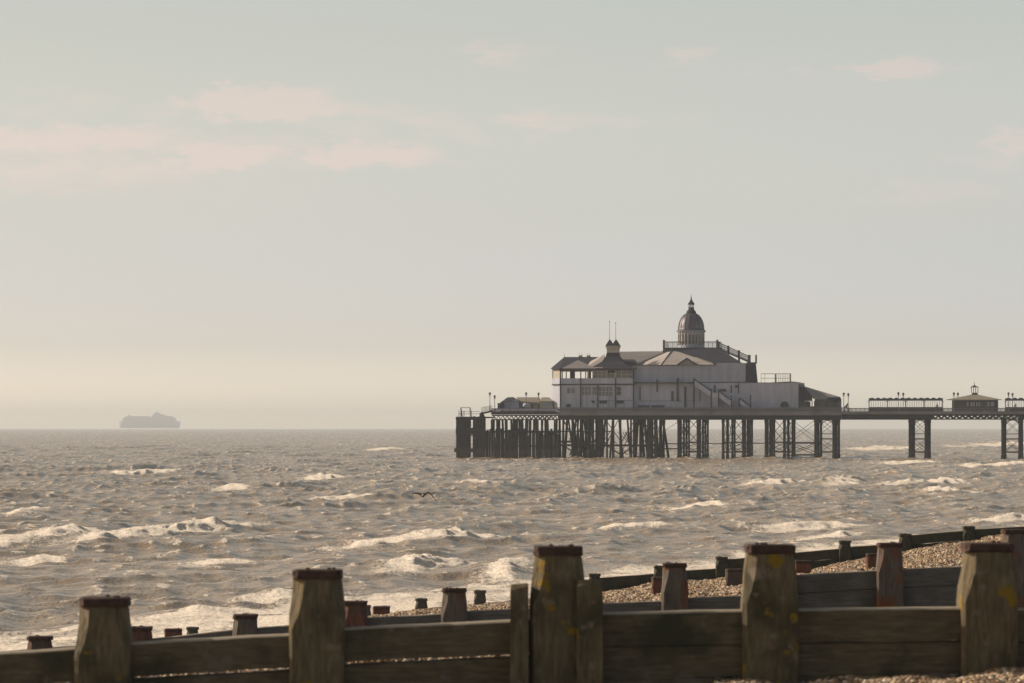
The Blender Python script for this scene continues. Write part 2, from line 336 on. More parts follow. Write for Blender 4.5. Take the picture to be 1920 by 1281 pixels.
# ------------------------------------------------------------------ sea
def vnoise(x, y, seed):      # smooth value noise in numpy
    xi = np.floor(x).astype(np.int64); yi = np.floor(y).astype(np.int64); fx = x - xi; fy = y - yi
    fx = fx*fx*(3-2*fx); fy = fy*fy*(3-2*fy)
    def h(a, b):
        k = (a*374761393 + b*668265263 + seed*1442695041) & 0x7fffffff
        k = ((k ^ (k >> 13))*1274126177) & 0x7fffffff
        return ((k ^ (k >> 16)) & 0xffff)/65535.0
    return (h(xi, yi)*(1-fx) + h(xi+1, yi)*fx)*(1-fy) + (h(xi, yi+1)*(1-fx) + h(xi+1, yi+1)*fx)*fy
def fbm(x, y, seed, o=4):
    s = 0; a = .5
    for i in range(o): s = s + a*vnoise(x*2**i, y*2**i, seed+i); a *= .5
    return s/(1-.5**o)
yr = [88.0]
while yr[-1] < 14000: yr.append(yr[-1]*(1 + (.0026 if yr[-1] < 1400 else .0042)))
yr = np.array(yr); tn = np.concatenate([-np.tan(np.linspace(1.05, .16, 60)), np.linspace(-.155, .155, 860), np.tan(np.linspace(.16, 1.05, 60))])
Yg, Tg = np.meshgrid(yr.astype(np.float32), tn.astype(np.float32), indexing='ij'); Xg = Yg*Tg
dYg = np.gradient(yr).astype(np.float32)[:, None]*np.ones_like(Tg); dXg = Yg*np.abs(np.gradient(tn)).astype(np.float32)[None]
Z = np.zeros_like(Xg); DX = np.zeros_like(Xg); DY = np.zeros_like(Xg); J = np.zeros_like(Xg)
wr = np.random.default_rng(21)
NW = 84
lam = np.exp(wr.uniform(math.log(1.3), math.log(34), NW)); lam.sort()
grp2 = .68 + .42*smooth(170, 420, Yg)
grp = .72 + .55*fbm(Xg/45, Yg/70, 5, 3)
for L in lam:
    k = 2*math.pi/L; th = math.radians(-16) + wr.normal(0, .50 if L < 10 else .34)
    kx, ky = k*math.cos(th), k*math.sin(th)
    amp = .0138*L**.42*(1.0 if L < 16 else (16/L)**1.5)
    lod = (1 - smooth(1.3, 2.6, abs(ky)*dYg)) * (1 - smooth(1.3, 2.6, abs(kx)*dXg))
    ph = kx*Xg + ky*Yg + wr.uniform(0, 6.28)
    a = np.float32(amp)*lod*grp2*(grp if L < 20 else 1)
    s_, c_ = np.sin(ph), np.cos(ph)
    Z += a*c_; DX -= a*s_*math.cos(th)*.9; DY -= a*s_*math.sin(th)*.9; J += k*a*c_
# wind ripples with sharp crests
rip = np.abs(fbm(Xg/.9 + .25*Yg/.9, Yg/3.2, 60, 3) - .5)
Z -= rip*.085*(1 - smooth(1.2, 3.0, dXg*4))*(1 - smooth(2, 6, dYg))
J += (.12 - rip)*.6
Jn = J/(J.std(axis=1, keepdims=True)+1e-6)
stk = fbm(Xg/.55 + .11*Yg/.55*.5, Yg/5.5, 120, 4)
stk2 = fbm(Xg/2.2 - .2*Yg/2.2, Yg/16, 130, 3)
foam = .66*smooth(1.2, 2.4, Jn*(.35 + 1.0*fbm(Xg/9, Yg/26, 9, 3)))*.95
foam = np.maximum(foam, .70*smooth(.60, .74, stk + .10*(stk2-.5) + .035*np.clip(Jn, -2, 2))*smooth(-.3, 1.0, Jn))
# named breakers: (x0,y0)-(x1,y1) in photo pixels of the crest foot, height, half width
brk = [(120,1018,500,985,1.0,1.5),(20,1014,190,1002,.95,1.3),(-60,1024,40,1012,.8,1.2),(636,1024,968,1004,1.05,1.5),(730,1078,878,1056,1.05,1.2),(905,1085,1008,1062,.75,1.0),
       (1245,955,1380,950,1.3,2.0),(1105,996,1255,990,.9,1.4),(1440,992,1625,980,.8,1.6),(1655,910,1795,904,1.3,2.5),(1740,925,1815,920,.9,2.0),(1555,909,1612,903,1.0,2.0),
       (1388,910,1478,903,1.1,2.2),(212,891,312,887,1.0,2.6),(400,918,450,914,.7,2.2),(560,898,625,893,.8,2.2),(700,845,735,842,.9,4),(590,936,660,930,.7,1.6),
       (880,908,915,905,.9,2.2),(1640,870,1760,868,1.0,4),(1795,838,1925,832,1.5,7),(1600,845,1700,840,1.1,6),(1760,876,1925,872,.9,3.5),(0,964,108,959,.7,1.4),(20,1052,110,1046,.5,1.0),
       (290,1172,420,1148,.55,1.2),(380,1180,560,1152,.45,1.2),(0,1204,160,1196,.3,1.1),(370,1060,470,1048,.5,.9),(480,1136,570,1122,.5,.9),(1840,985,1930,980,.6,1.2),(1480,1010,1600,1000,.4,1.0)]
XF, YF_, ZF, FF = Xg, Yg, Z, foam
for i, (x0, y0, x1, y1, h_, hw) in enumerate(brk):
    h_ *= .50; hw *= .75
    Ya = EYE*F/(y0-HZ); Yb = EYE*F/(y1-HZ); Xa = (x0-CX)/F*Ya; Xb = (x1-CX)/F*Yb
    L = math.hypot(Xb-Xa, Yb-Ya); ux, uy = (Xb-Xa)/L, (Yb-Ya)/L
    r0, r1 = np.searchsorted(yr, (min(Ya, Yb)-.4*L-5, max(Ya, Yb)+.4*L+5))
    sl = slice(max(0, r0), min(len(yr), r1))
    tq = [(x_/y_) for x_ in (min(Xa, Xb)-.4*L-8, max(Xa, Xb)+.4*L+8) for y_ in (max(90, min(Ya, Yb)-.4*L), max(Ya, Yb)+.4*L)]
    c0, c1 = np.searchsorted(tn, (min(tq), max(tq))); sc_ = slice(c0, c1)
    Xq = XF[sl, sc_].astype(float); Yq = YF_[sl, sc_].astype(float)
    if Xq.size == 0: continue
    t = ((Xq-Xa)*ux + (Yq-Ya)*uy)/L; wob = (fbm(t*L/9, t*0, 30+i, 2)-.5)*hw*2.2
    d = ((Xq-Xa)*uy - (Yq-Ya)*ux) - wob
    sgn = 1 if uy > 0 else -1; d = d*sgn
    env = smooth(-.12, .3, t)*(1 - smooth(.72, 1.08, t)); hum = .55 + .9*fbm(t*L/14+3, t*0+i, 40+i, 3)
    ridge = np.where(d < 0, np.exp(-(d/(hw*2.2))**2), np.exp(-(d/(hw*1.15))**2))*env*hum
    lumpy = fbm(Xq/.42, Yq/1.1, 70+i, 5)
    ZF[sl, sc_] += h_*1.25*ridge*(.35+.75*np.clip(t,0,1))*(.75 + .4*lumpy) + .12*h_*(lumpy-.5)*env*np.exp(-(d/hw)**2)
    fo = np.exp(-((d-.35*hw)/(hw*.95))**4)*env*hum*(.45+1.1*lumpy)
    tail = np.exp(-((d-.2*hw)/(hw*1.8))**2)*smooth(-.35, 0, t)*(1-smooth(.5, .9, t))*.55
    FF[sl, sc_] = np.maximum(FF[sl, sc_], np.maximum(fo*1.7, tail*1.35))
# surf on the shingle
sd_ = Xg - (-9.4 + .335*(Yg-139))
near = (Yg < 420)
shoal = 1 - .75*smooth(-5, 1.5, sd_)*near
Z *= shoal; DX *= shoal; DY *= shoal
surf = smooth(-5.2, -.6, sd_ + 2.5*(fbm(Yg/6, Xg/3, 90, 3)-.5)*2)*near
foam = np.maximum(foam, surf*(.25 + 1.15*fbm(Xg/.8, Yg/2.2, 95, 4)))
Z = np.where((sd_ > 6) & near, -1.2, Z)

sm = bpy.data.materials.new('sea_water'); sm.use_nodes = True; n = sm.node_tree.nodes; l = sm.node_tree.links; p = n['Principled BSDF']
tc = n.new('ShaderNodeTexCoord')
def tex(scale, sv, det=6, rough=.6):
    mp = n.new('ShaderNodeMapping'); mp.inputs['Scale'].default_value = sv; l.new(tc.outputs['Object'], mp.inputs['Vector'])
    t = n.new('ShaderNodeTexNoise'); t.inputs['Scale'].default_value = scale; t.inputs['Detail'].default_value = det; t.inputs['Roughness'].default_value = rough; l.new(mp.outputs[0], t.inputs['Vector']); return t.outputs['Fac']
def mm(op, a, b=None, clamp=False):
    k = n.new('ShaderNodeMath'); k.operation = op; k.use_clamp = clamp
    for i, x in enumerate((a, b)):
        if x is None: continue
        if isinstance(x, (int, float)): k.inputs[i].default_value = x
        else: l.new(x, k.inputs[i])
    return k.outputs[0]
fa = n.new('ShaderNodeAttribute'); fa.attribute_name = 'foam'
fn = tex(5.0, (1, .35, 1), 8, .75)
ff = mm('SUBTRACT', mm('ADD', mm('MULTIPLY', fa.outputs['Fac'], .85), mm('MULTIPLY', mm('SUBTRACT', fn, .5), 2.3)), .34)
ff = mm('MULTIPLY', ff, 2.1, True)
ff = mm('MULTIPLY', ff, mm('MULTIPLY', fa.outputs['Fac'], 3.0, True))
mx = n.new('ShaderNodeMix'); mx.data_type = 'RGBA'; l.new(tex(.12, (1,.4,1), 3), mx.inputs[0]); mx.inputs[6].default_value = (.325,.226,.132,1); mx.inputs[7].default_value = (.39,.287,.172,1)
m2 = n.new('ShaderNodeMix'); m2.data_type = 'RGBA'; l.new(ff, m2.inputs[0]); l.new(mx.outputs[2], m2.inputs[6]); m2.inputs[7].default_value = (.80,.755,.69,1)
l.new(m2.outputs[2], p.inputs['Base Color']); p.inputs['IOR'].default_value = 1.333
l.new(mm('ADD', mm('MULTIPLY', ff, .6), .24), p.inputs['Roughness'])
b1 = n.new('ShaderNodeBump'); b1.inputs['Distance'].default_value = .34; b1.inputs['Strength'].default_value = .8
l.new(mm('ADD', mm('ADD', mm('MULTIPLY', tex(1.3, (1,.55,1), 6, .6), .75), mm('MULTIPLY', tex(5.5, (1,.4,1), 4, .6), .22)), mm('MULTIPLY', fn, mm('MULTIPLY', ff, .35))), b1.inputs['Height']); l.new(b1.outputs[0], p.inputs['Normal'])
# foam scatters light through its bubbles, so its shading normal is flattened towards the sky
fb = n.new('ShaderNodeBsdfDiffuse'); fb.inputs['Color'].default_value = (.82,.78,.71,1)
fcm = n.new('ShaderNodeMix'); fcm.data_type = 'RGBA'; l.new(mm('MULTIPLY', mm('SUBTRACT', tex(9, (1,.3,1), 5, .7), .38), 5, True), fcm.inputs[0]); fcm.inputs[6].default_value = (.56,.47,.37,1); fcm.inputs[7].default_value = (.92,.84,.72,1); l.new(fcm.outputs[2], fb.inputs['Color'])
vs1 = n.new('ShaderNodeVectorMath'); vs1.operation = 'SCALE'; vs1.inputs['Scale'].default_value = .6; l.new(b1.outputs[0], vs1.inputs[0])
vs2 = n.new('ShaderNodeVectorMath'); vs2.operation = 'ADD'; vs2.inputs[1].default_value = (-.25, 0, .75); l.new(vs1.outputs[0], vs2.inputs[0])
vs3 = n.new('ShaderNodeVectorMath'); vs3.operation = 'NORMALIZE'; l.new(vs2.outputs[0], vs3.inputs[0]); l.new(vs3.outputs[0], fb.inputs['Normal'])
ms_ = n.new('ShaderNodeMixShader'); l.new(ff, ms_.inputs[0]); l.new(p.outputs[0], ms_.inputs[1]); l.new(fb.outputs[0], ms_.inputs[2]); l.new(ms_.outputs[0], n['Material Output'].inputs['Surface'])
sea = grid_mesh('sea', Xg + DX, Yg + DY, Z, sm, {'foam': np.clip(foam, 0, 1.3)})
tag(sea, 'choppy brown sea with white breaking wave crests', 'sea', kind='structure')

# ------------------------------------------------------------------ groynes
def post(parent, px, pyt, Y, hw, zb, mw, mc, taper=.42, tp=.83, capw=None, caph=.068, sh=None, lean=0, name='post'):
    x, _, zt = at(px, pyt, Y); capw = capw or hw*.9
    rr = random.Random(int(px*7 + Y)); mb = MB()
    def ring(h, z, ch, ox=0):
        j = lambda: rr.uniform(-.008, .008)
        return [(x+ox+a*h+j(), Y+b*h+j(), z) for a, b in ((-1+ch,-1),(1-ch,-1),(1,-1+ch),(1,1-ch),(1-ch,1),(-1+ch,1),(-1,1-ch),(-1,-1+ch))]
    zc = zt - caph; shh = sh or taper
    cf = .4 if tp > .9 else 1
    lv = [(hw, zb, .12), (hw, zb + (zc-shh-zb)*.5, .12), (hw*1.01, zc-shh, .14), (hw*.97, zc-shh*.72, .3*cf), (hw*(.4+.6*tp), zc-shh*.35, .42*cf), (hw*tp, zc, .45*cf)]
    vs = []; fs = []
    for h, z, ch in lv: vs += ring(h, z, ch, lean*(z-zt))
    for k in range(len(lv)-1):
        for i in range(8): fs.append((k*8+i, k*8+(i+1) % 8, (k+1)*8+(i+1) % 8, (k+1)*8+i))
    fs += [tuple(range(8))[::-1], tuple(range(40, 48))]
    mb.add(vs, fs); o = mb.build(name, mw, parent)
    cb = MB(); vs = []; fs = []
    for z, hh in ((zc-.004, capw*.98), (zc+.012, capw), (zt-.012, capw*1.0), (zt, capw*.95)): vs += ring(hh, z, .2)
    for k in range(3):
        for i in range(8): fs.append((k*8+i, k*8+(i+1) % 8, (k+1)*8+(i+1) % 8, (k+1)*8+i))
    fs += [tuple(range(8))[::-1], tuple(range(24, 32))]
    cb.add(vs, fs)
    for q in range(3):   # rusty bolt heads and flakes on the plate
        bx = x + rr.uniform(-.7, .7)*capw; by = Y + rr.uniform(-.7, .7)*capw
        cb.lathe(bx, by, [(.018, zt-.004), (.018, zt+.012), (.008, zt+.016)], 6)
    cb.build('cap', mc, o)
    return o
def plank(parent, pxa, pya, pxb, pyb, Y, th, hgt, rows, mt, gap=.004, gap1=None, y0=None):
    xa, _, za = at(pxa, pya, Y); xb, _, zb = at(pxb, pyb, Y); y0 = Y - th/2 if y0 is None else y0
    rr = random.Random(int(pxa + pya*3)); off = 0
    for r in range(rows):
        n_ = max(3, int((xb-xa)/.28)); vs = []; fs = []
        for i in range(n_+1):
            t = i/n_; X_ = xa + (xb-xa)*t; zt = za + (zb-za)*t - off + rr.uniform(-.004, .004); zl = zt - hgt + rr.uniform(-.006, .006)
            yo = rr.uniform(-.003, .003) + (r % 2)*.012
            vs += [(X_, y0+yo, zt-.012), (X_, y0+yo+.012, zt), (X_, y0+th, zt), (X_, y0+th, zl), (X_, y0+yo, zl)]
        for i in range(n_):
            for k in range(5): fs.append((i*5+k, i*5+(k+1) % 5, (i+1)*5+(k+1) % 5, (i+1)*5+k))
        fs += [(4,3,2,1,0), tuple(n_*5+k for k in range(5))]
        po = MB().add(vs, fs).build('plank', mt, parent)
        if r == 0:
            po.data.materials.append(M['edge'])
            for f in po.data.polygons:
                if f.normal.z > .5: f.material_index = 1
        off += hgt + (gap1 if (gap1 and r == 0) else gap)

g1 = thing('timber_groyne', 'nearest groyne of dark lichen-stained posts and planks across the foreground', 'groyne', (0, 34, 3.6), group='timber groynes on the beach')
for px, py in ((-205,1165),(197,1120),(596,1068),(1046,1024),(1443,1021),(1851,1018),(2255,1010),(2660,990),(3065,965),(3470,930)):
    post(g1, px, py, 34, .222, 3.2, M['wood'], M['cap'], sh=.40, capw=.195)
for x0, x1, pt_, nm in ((955,992,1094,'side_post'),(1079,1130,1086,'side_post')):
    a = at(x0, pt_, 34)[0]; b = at(x1, pt_, 34)[0]; z = at(x0, pt_, 34)[2]
    MB().hull([(a,33.72,3.2),(b,33.72,3.2),(a,34.1,3.2),(b,34.1,3.2),(a+.008,33.725,z-.05),(b-.006,33.73,z-.01),(a+.01,34.1,z-.01),(b-.01,34.1,z),(a+.02,33.76,z),(b-.02,33.76,z)]).build(nm, M['wood'], g1)
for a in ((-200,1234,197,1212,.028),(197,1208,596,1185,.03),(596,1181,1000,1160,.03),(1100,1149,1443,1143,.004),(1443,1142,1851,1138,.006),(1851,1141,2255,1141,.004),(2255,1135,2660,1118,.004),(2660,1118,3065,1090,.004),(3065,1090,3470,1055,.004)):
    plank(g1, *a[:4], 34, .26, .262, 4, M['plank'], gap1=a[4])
g2 = thing('timber_groyne', 'second groyne with grey boards and rust-streaked posts just behind the nearest one', 'groyne', (0, 68, 2.5), group='timber groynes on the beach')
for px, py in ((-120,1213),(75,1193),(262,1175),(460,1152),(666,1127),(852,1103),(1060,1081),(1265,1056),(1468,1038),(1668,1018),(1901,993),(2110,968),(2315,943),(2520,918),(2725,894),(2930,870)):
    post(g2, px, py, 68, .212, at(px, py, 68)[2]-2.2, M['wood2'] if px != 666 and px > 300 else M['rust'], M['cap'], sh=.40, capw=.195, caph=.06)
for a in ((-120,1232,75,1215),(75,1216,262,1201),(262,1200,460,1178),(460,1180,666,1160),(666,1159,852,1149.5),(852,1147,1060,1136),(1060,1134,1265,1125),(1265,1122,1440,1115),(1440,1081,1668,1067.5),(1668,1068,1901,1057),(1901,1056,2110,1035),(2110,1033,2315,1010),(2315,1008,2520,984),(2520,982,2725,958),(2725,956,2930,932)):
    plank(g2, *a, 68, .14, .29, 4, M['plank2'])
g3 = thing('timber_groyne', 'nearly buried groyne whose short rusty posts poke out of the shingle', 'groyne', (0, 101, 1.8), group='timber groynes on the beach')
for px, py, dy in ((190,1196,0),(325,1179,0),(455,1165,0),(585,1152,0),(715,1137,0),(1238,1082,0),(1377,1067,0),(1505,1051,0),(1640,1038,0)):
    post(g3, px, py, 101, .205, at(px, py, 101)[2]-1.6, M['rust'], M['cap'], sh=.25, capw=.205, caph=.07, tp=.98)
g4 = thing('timber_groyne', 'farthest groyne of dark green boards with small square posts against the sea', 'groyne', (0, 116, 2.0), group='timber groynes on the beach')
for px, py in ((245,1190),(361,1176),(470,1163),(578,1149),(684,1135),(790,1122),(900,1107),(1010,1092),(1115,1076),(1237,1061),(1353,1044),(1466,1030),(1584,1014),(1697,1001),(1816,987),(1935,972),(2053,958),(2170,944),(2290,930)):
    post(g4, px, py, 116, .165, at(px, py, 116)[2]-2.0, M['greyg'] if px < 1000 else M['green'], M['greyg'] if px < 1000 else M['green'], sh=.18, capw=.165, caph=.07)
for a in ((1115,1084,1237,1075),(1237,1073,1353,1065),(1353,1049,1466,1041),(1466,1038,1584,1028),(1584,1026,1697,1018),(1697,1004,1816,994),(1816,993,1935,986),(1935,982,2053,970),(2053,968,2170,955),(2170,953,2290,940)):
    plank(g4, *a, 116, .12, .27, 3, M['green'])

# ------------------------------------------------------------------ pier frame
TH = .15; RX, RY = (1300-CX)/F*848, 848.0
FR = Matrix.Translation((RX, RY, 0)) @ Matrix.Rotation(-TH, 4, 'Z')
cT, sT = math.cos(TH), math.sin(TH)
def U(px, v):
    t = (px - CX)/F; return (t*(RY + v*cT) - RX - v*sT)/(cT + t*sT)
def ZP(py, u, v): return EYE - (py - HZ)/F*(RY - u*sT + v*cT)
def P3(px, py, v): u = U(px, v); return (u, v, ZP(py, u, v))
def B(): return MB(FR)
def pbox(mb, px0, px1, pyt, pyb, v0, v1):
    a = P3(px0, pyb, v0); b = P3(px1, pyt, v0); return mb.box(a[0], b[0], v0, v1, a[2], b[2])
def pthing(name, label, cat, px, v, z, group=None): return thing(name, label, cat, (U(px, v), v, z), 0, group, FR)
ZD = 9.25            # deck level
W = 22.0             # depth of the pier head

pier = pthing('pier', 'long iron pier on braced legs running out over the brown sea', 'pier', 1400, 0, 0)
uA, uB, uC = U(921, 0), U(1578, 0), U(2080, 0)
WN = 15.0
B().box(uA, uB, 0.05, W, ZD-.25, ZD).build('deck', M['deck'], pier)
B().box(uB+.002, uC, 0.05, WN, ZD-.252, ZD-.002).build('deck', M['deck'], pier)
# fascia and girder
def zline(py, px): return ZP(py, U(px, 0), 0)
b = B(); b.box(U(1045,0), uB, -.12, .04, zline(779,1300), zline(771.5,1300)); b.build('fascia', M['fascia'], pier)
b = B(); b.box(uB+.002, uC, -.12, .04, zline(777,1700), zline(771.5,1700)); b.build('fascia', M['fascia'], pier)
b = B(); b.box(U(921,0), U(1045,0)-.002, -.12, .04, zline(777.5,1000), zline(772,1000)); b.build('fascia', M['trim'], pier)
for px0, px1, top, bot in ((1046,1578,779.2,787),(1578.1,2080,777.2,787)):
    for v in (0.1, 5.5, 11.0) + ((16.5, 21.5) if px0 < 1500 else (14.5,)):
        if v > 0.2 and px0 > 1500: # inner girders of the neck are lattices: little lights show through
            pass
        b = B(); z0 = zline(bot, 1500); z1 = zline(top, 1500)
        a0, a1 = U(px0, v), U(px1, v)
        b.box(a0, a1, v, v+.12, z1-.28, z1+.16); b.box(a0, a1, v, v+.12, z0, z0+.22)
        k = a0; s_ = 0
        solid = (px0 < 1500 or v == .1)
        while k < a1 - .6:
            if solid and not (U(1745,0) < k < U(1905,0)) and not ((k - U(1240,0)) % 9.1 < 2.2 and U(1230,0) < k < U(1500,0)): b.box(k, k+.602, v+.01, v+.08, z0+.2, z1-.26)
            else:
                b.beam((k, v+.06, z0+.2) if s_ else (k, v+.06, z1-.26), (k+.6, v+.06, z1-.26) if s_ else (k+.6, v+.06, z0+.2), .1, .12); s_ = 1-s_
            k += .6
        b.build('girder', M['iron'], pier)
# lattice girder at the seaward end
for v in (.1, 10, 21):
    b = B(); z0, z1 = zline(787.5,1000), zline(778,1000); a0, a1 = U(922, v), U(1046, v)
    b.box(a0, a1, v, v+.14, z1-.18, z1); b.box(a0, a1, v, v+.14, z0, z0+.16)
    k = a0
    while k < a1 - .9:
        b.beam((k, v+.07, z0+.1), (k+.45, v+.07, z1-.1), .09, .1); b.beam((k+.45, v+.07, z1-.1), (k+.9, v+.07, z0+.1), .09, .1); k += .9
    b.build('girder', M['iron'], pier)
# iron columns in trestles, cross bracing and ties
zg = zline(786.5, 1500)
legs = [1228, 1279, 1316, 1365, 1401, 1442, 1480]
vs_h = (0.6, 6.1, 10.2, 16.6, 21.2)
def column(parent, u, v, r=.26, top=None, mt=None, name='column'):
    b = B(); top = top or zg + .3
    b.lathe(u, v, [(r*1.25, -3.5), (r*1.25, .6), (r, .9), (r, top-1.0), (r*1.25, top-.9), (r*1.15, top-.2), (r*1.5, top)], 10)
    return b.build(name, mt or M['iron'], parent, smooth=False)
for px in legs:
    u0 = U(px - 8, 0)
    for v in vs_h: column(pier, u0 + ((px*7+int(v)*13) % 5 - 2)*.09, v, .27 if v < 1 else .21)
    b = B()
    for i in range(4):
        v0, v1 = vs_h[i], vs_h[i+1]
        for za, zb_ in ((1.2, 3.9), (3.9, zg-.3)):
            b.tube((u0, v0, za), (u0, v1, zb_), .05); b.tube((u0, v1, za), (u0, v0, zb_), .05)
        for zt in (1.2, 3.9): b.beam((u0, v0, zt), (u0, v1, zt), .14, .18)
    b.build('cross_brace', M['iron'], pier)
# ties between legs along the pier
def pxu(px): return U(px-8, 0)
def seg(*beams, nm='tie_beam', mt='iron'):
    b = B()
    for k_ in beams:
        if len(k_) == 4: b.beam(*k_)
        else: b.tube(*k_)
    return b.build(nm, M[mt], pier)
for v in (vs_h[0], vs_h[-1]):
    seg(((pxu(1228), v, 2.9), (pxu(1279), v, 2.9), .1, .12)); seg(((pxu(1228), v, 1.9), (pxu(1279), v, 1.9), .1, .12))
    for p0, p1 in ((1279,1316),(1365,1401),(1442,1480)):
        for zt in (1.3, 3.2): seg(((pxu(p0), v, zt), (pxu(p1), v, zt), .14, .2))
        for za, zb_ in ((1.3, 3.2), (3.2, zg)):
            seg(((pxu(p0), v, za), (pxu(p1), v, zb_), .06), ((pxu(p1), v, za), (pxu(p0), v, zb_), .06), nm='cross_brace')
    seg(((pxu(1316), v, 2.9), (pxu(1365), v, 2.9), .1, .1))
    seg(((pxu(1401), v, 3.0), (pxu(1442), v, 3.0), .1, .1))
seg(((pxu(1279), .6, zg-.5), (pxu(1228)+.3, .6, 4.0), .04), nm='cross_brace')
# neck trestles: two lines of columns per trestle
nk = [(1529,1563,0), (1706,1736,1), (1880,1912,2), (2056,2090,1)]
for p0, p1, kind in nk:
    ua, ub = U(p0, 0), U(p1, 0)
    for u in (ua, ub):
        for v in (.6, 7.4, 14.2): column(pier, u, v, .30 if v < 1 else .24)
    b = B()
    for v in (.6, 14.2):
        for zt in (1.3, 3.9, 4.9): b.beam((ua, v, zt), (ub, v, zt), .14, .2 if zt != 4.9 else .12)
        b.tube((ua, v, 1.3), (ub, v, 3.9), .05); b.tube((ub, v, 1.3), (ua, v, 3.9), .05)
        b.tube((ua, v, 4.9), (ub, v, zg), .04); b.tube((ub, v, 4.9), (ua, v, zg), .04)
        # arched head between the pair of columns
        um = (ua+ub)/2; hw = (ub-ua)/2; pr_ = None
        for i in range(13):
            t = math.pi*i/12; q = (um - hw*.92*math.cos(t), v, zg - 1.25 + 1.15*math.sin(t))
            if pr_: b.beam(pr_, q, .16, .16)
            pr_ = q
    for u in (ua, ub):
        for v0, v1 in ((.6, 7.4), (7.4, 14.2)):
            b.beam((u, v0, 1.3), (u, v1, 1.3), .1, .16); b.beam((u, v0, 4.4), (u, v1, 4.4), .1, .16)
            b.tube((u, v0, 1.3), (u, v1, 4.4), .04); b.tube((u, v1, 1.3), (u, v0, 4.4), .04)
    b.build('cross_brace', M['iron'], pier)
for v in (.6, 14.2):
    ua, ub = pxu(1480), U(1529, 0)
    seg(((ua, v, 3.1), (ub, v, 3.1), .18, .3)); seg(((ua, v, .7), (ub, v, .7), .14, .22))
    seg(((ua, v, .8), (ub, v, 3.1), .06), ((ub, v, .8), (ua, v, 3.1), .06), nm='cross_brace')
    seg(((ua, v, 3.3), (ub, v, zg), .04), ((ub, v, 3.3), (ua, v, zg), .04), nm='cross_brace')
# old timber piles, some raking, under the seaward half of the head
rr = random.Random(11); cnt = 0
base = [1056,1064,1074,1083,1092,1103,1113,1124,1137,1149,1165,1183,1189,1207,1215,1231]
for i, px in enumerate(base):
    for v in ((.5, 9, 17, 21) if px < 1120 or px > 1178 else (.5, 13)):
        u = U(px, .5) - (v-.5)*.035 + rr.uniform(-.2, .2); rk = rr.choice([0, 0, 0, .9, -.8, 1.6]) if v > 1 or i % 3 == 1 else 0
        b = B(); r = rr.uniform(.17, .27)
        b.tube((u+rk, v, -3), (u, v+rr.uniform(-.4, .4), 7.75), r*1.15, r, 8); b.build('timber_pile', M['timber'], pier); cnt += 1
b = B()
for v in (.3, 9.2, 20.8):
    b.beam((U(1050,v), v, 2.6), (U(1235,v), v, 2.55), .2, .3)
    b.beam((U(1050,v), v, 3.3), (U(1130,v), v, 3.3), .2, .3)
    for px0, px1, s_ in ((1056,1083,0),(1083,1113,1),(1113,1137,1),(1137,1165,0),(1165,1189,1),(1207,1231,0)):
        b.beam((U(px0,v), v, .6 if s_ else 2.6), (U(px1,v), v, 2.6 if s_ else .6), .12, .16)
        if v > 1 or px0 in (1113, 1165): b.beam((U(px0,v), v, 3.2 if s_ else 7.5), (U(px1,v), v, 7.5 if s_ else 3.2), .1, .14)
b.build('brace', M['timber'], pier)
rr = random.Random(77)
for k in range(26):
    px = rr.uniform(1052, 1222); v = rr.choice([3, 6, 12, 15, 19]); w_ = rr.choice([-1, 1])*rr.uniform(10, 26)
    za = rr.choice([.5, 2.6, 3.2]); zb_ = rr.choice([3.3, 5.2, 7.6])
    if abs(za-zb_) < 1: zb_ = 7.6
    seg(((U(px, v), v, za), (U(min(px+w_, 1232) if px+w_ > 1050 else 1052, v), v, zb_), .10, .13), nm='brace', mt='timber')
# handrails on the deck edge
def railing(mb, p, q, h=1.05, n_=12, bars=4, w_=.06):
    p = Vector(p); q = Vector(q)
    mb.beam(p + Vector((0,0,h)), q + Vector((0,0,h)), w_*1.3, w_*1.3)
    for k in range(1, bars): mb.beam(p + Vector((0,0,h*k/bars)), q + Vector((0,0,h*k/bars)), w_*.6, w_*.6)
    for i in range(n_+1):
        c = p.lerp(q, i/n_); mb.box(c.x-w_/2, c.x+w_/2, c.y-w_/2, c.y+w_/2, c.z, c.z+h+.04)
for v in (.1, W-.1):
    b = B(); railing(b, (U(1046,v), v, ZD), (uB, v, ZD), .92, 60, 7, .075); b.build('railing', M['fascia'], pier)
for v in (.1, WN-.1):
    b = B(); railing(b, (uB+.1, v, ZD), (uC, v, ZD), .72, 60, 5, .06); b.build('railing', M['fascia'], pier)
b = B(); railing(b, (uA, .1, ZD), (U(1045,.1), .1, ZD), .72, 30, 6, .07); railing(b, (uA, .1, ZD), (uA, W, ZD), .72, 16, 5, .07); b.build('railing', M['shelter'], pier)
b = B(); pbox(b, 1046, 1577, 765.6, 771, .16, .2); b.build('parapet_panel', M['fascia'], pier)
# bowed brackets and the sagging canvas dodgers along the seaward rail
b = B()
for px in range(930, 1040, 13): pbox(b, px, px+11.6, 766.5, 770, -.03, .03)
b.build('rail_panel', M['white2'], pier)

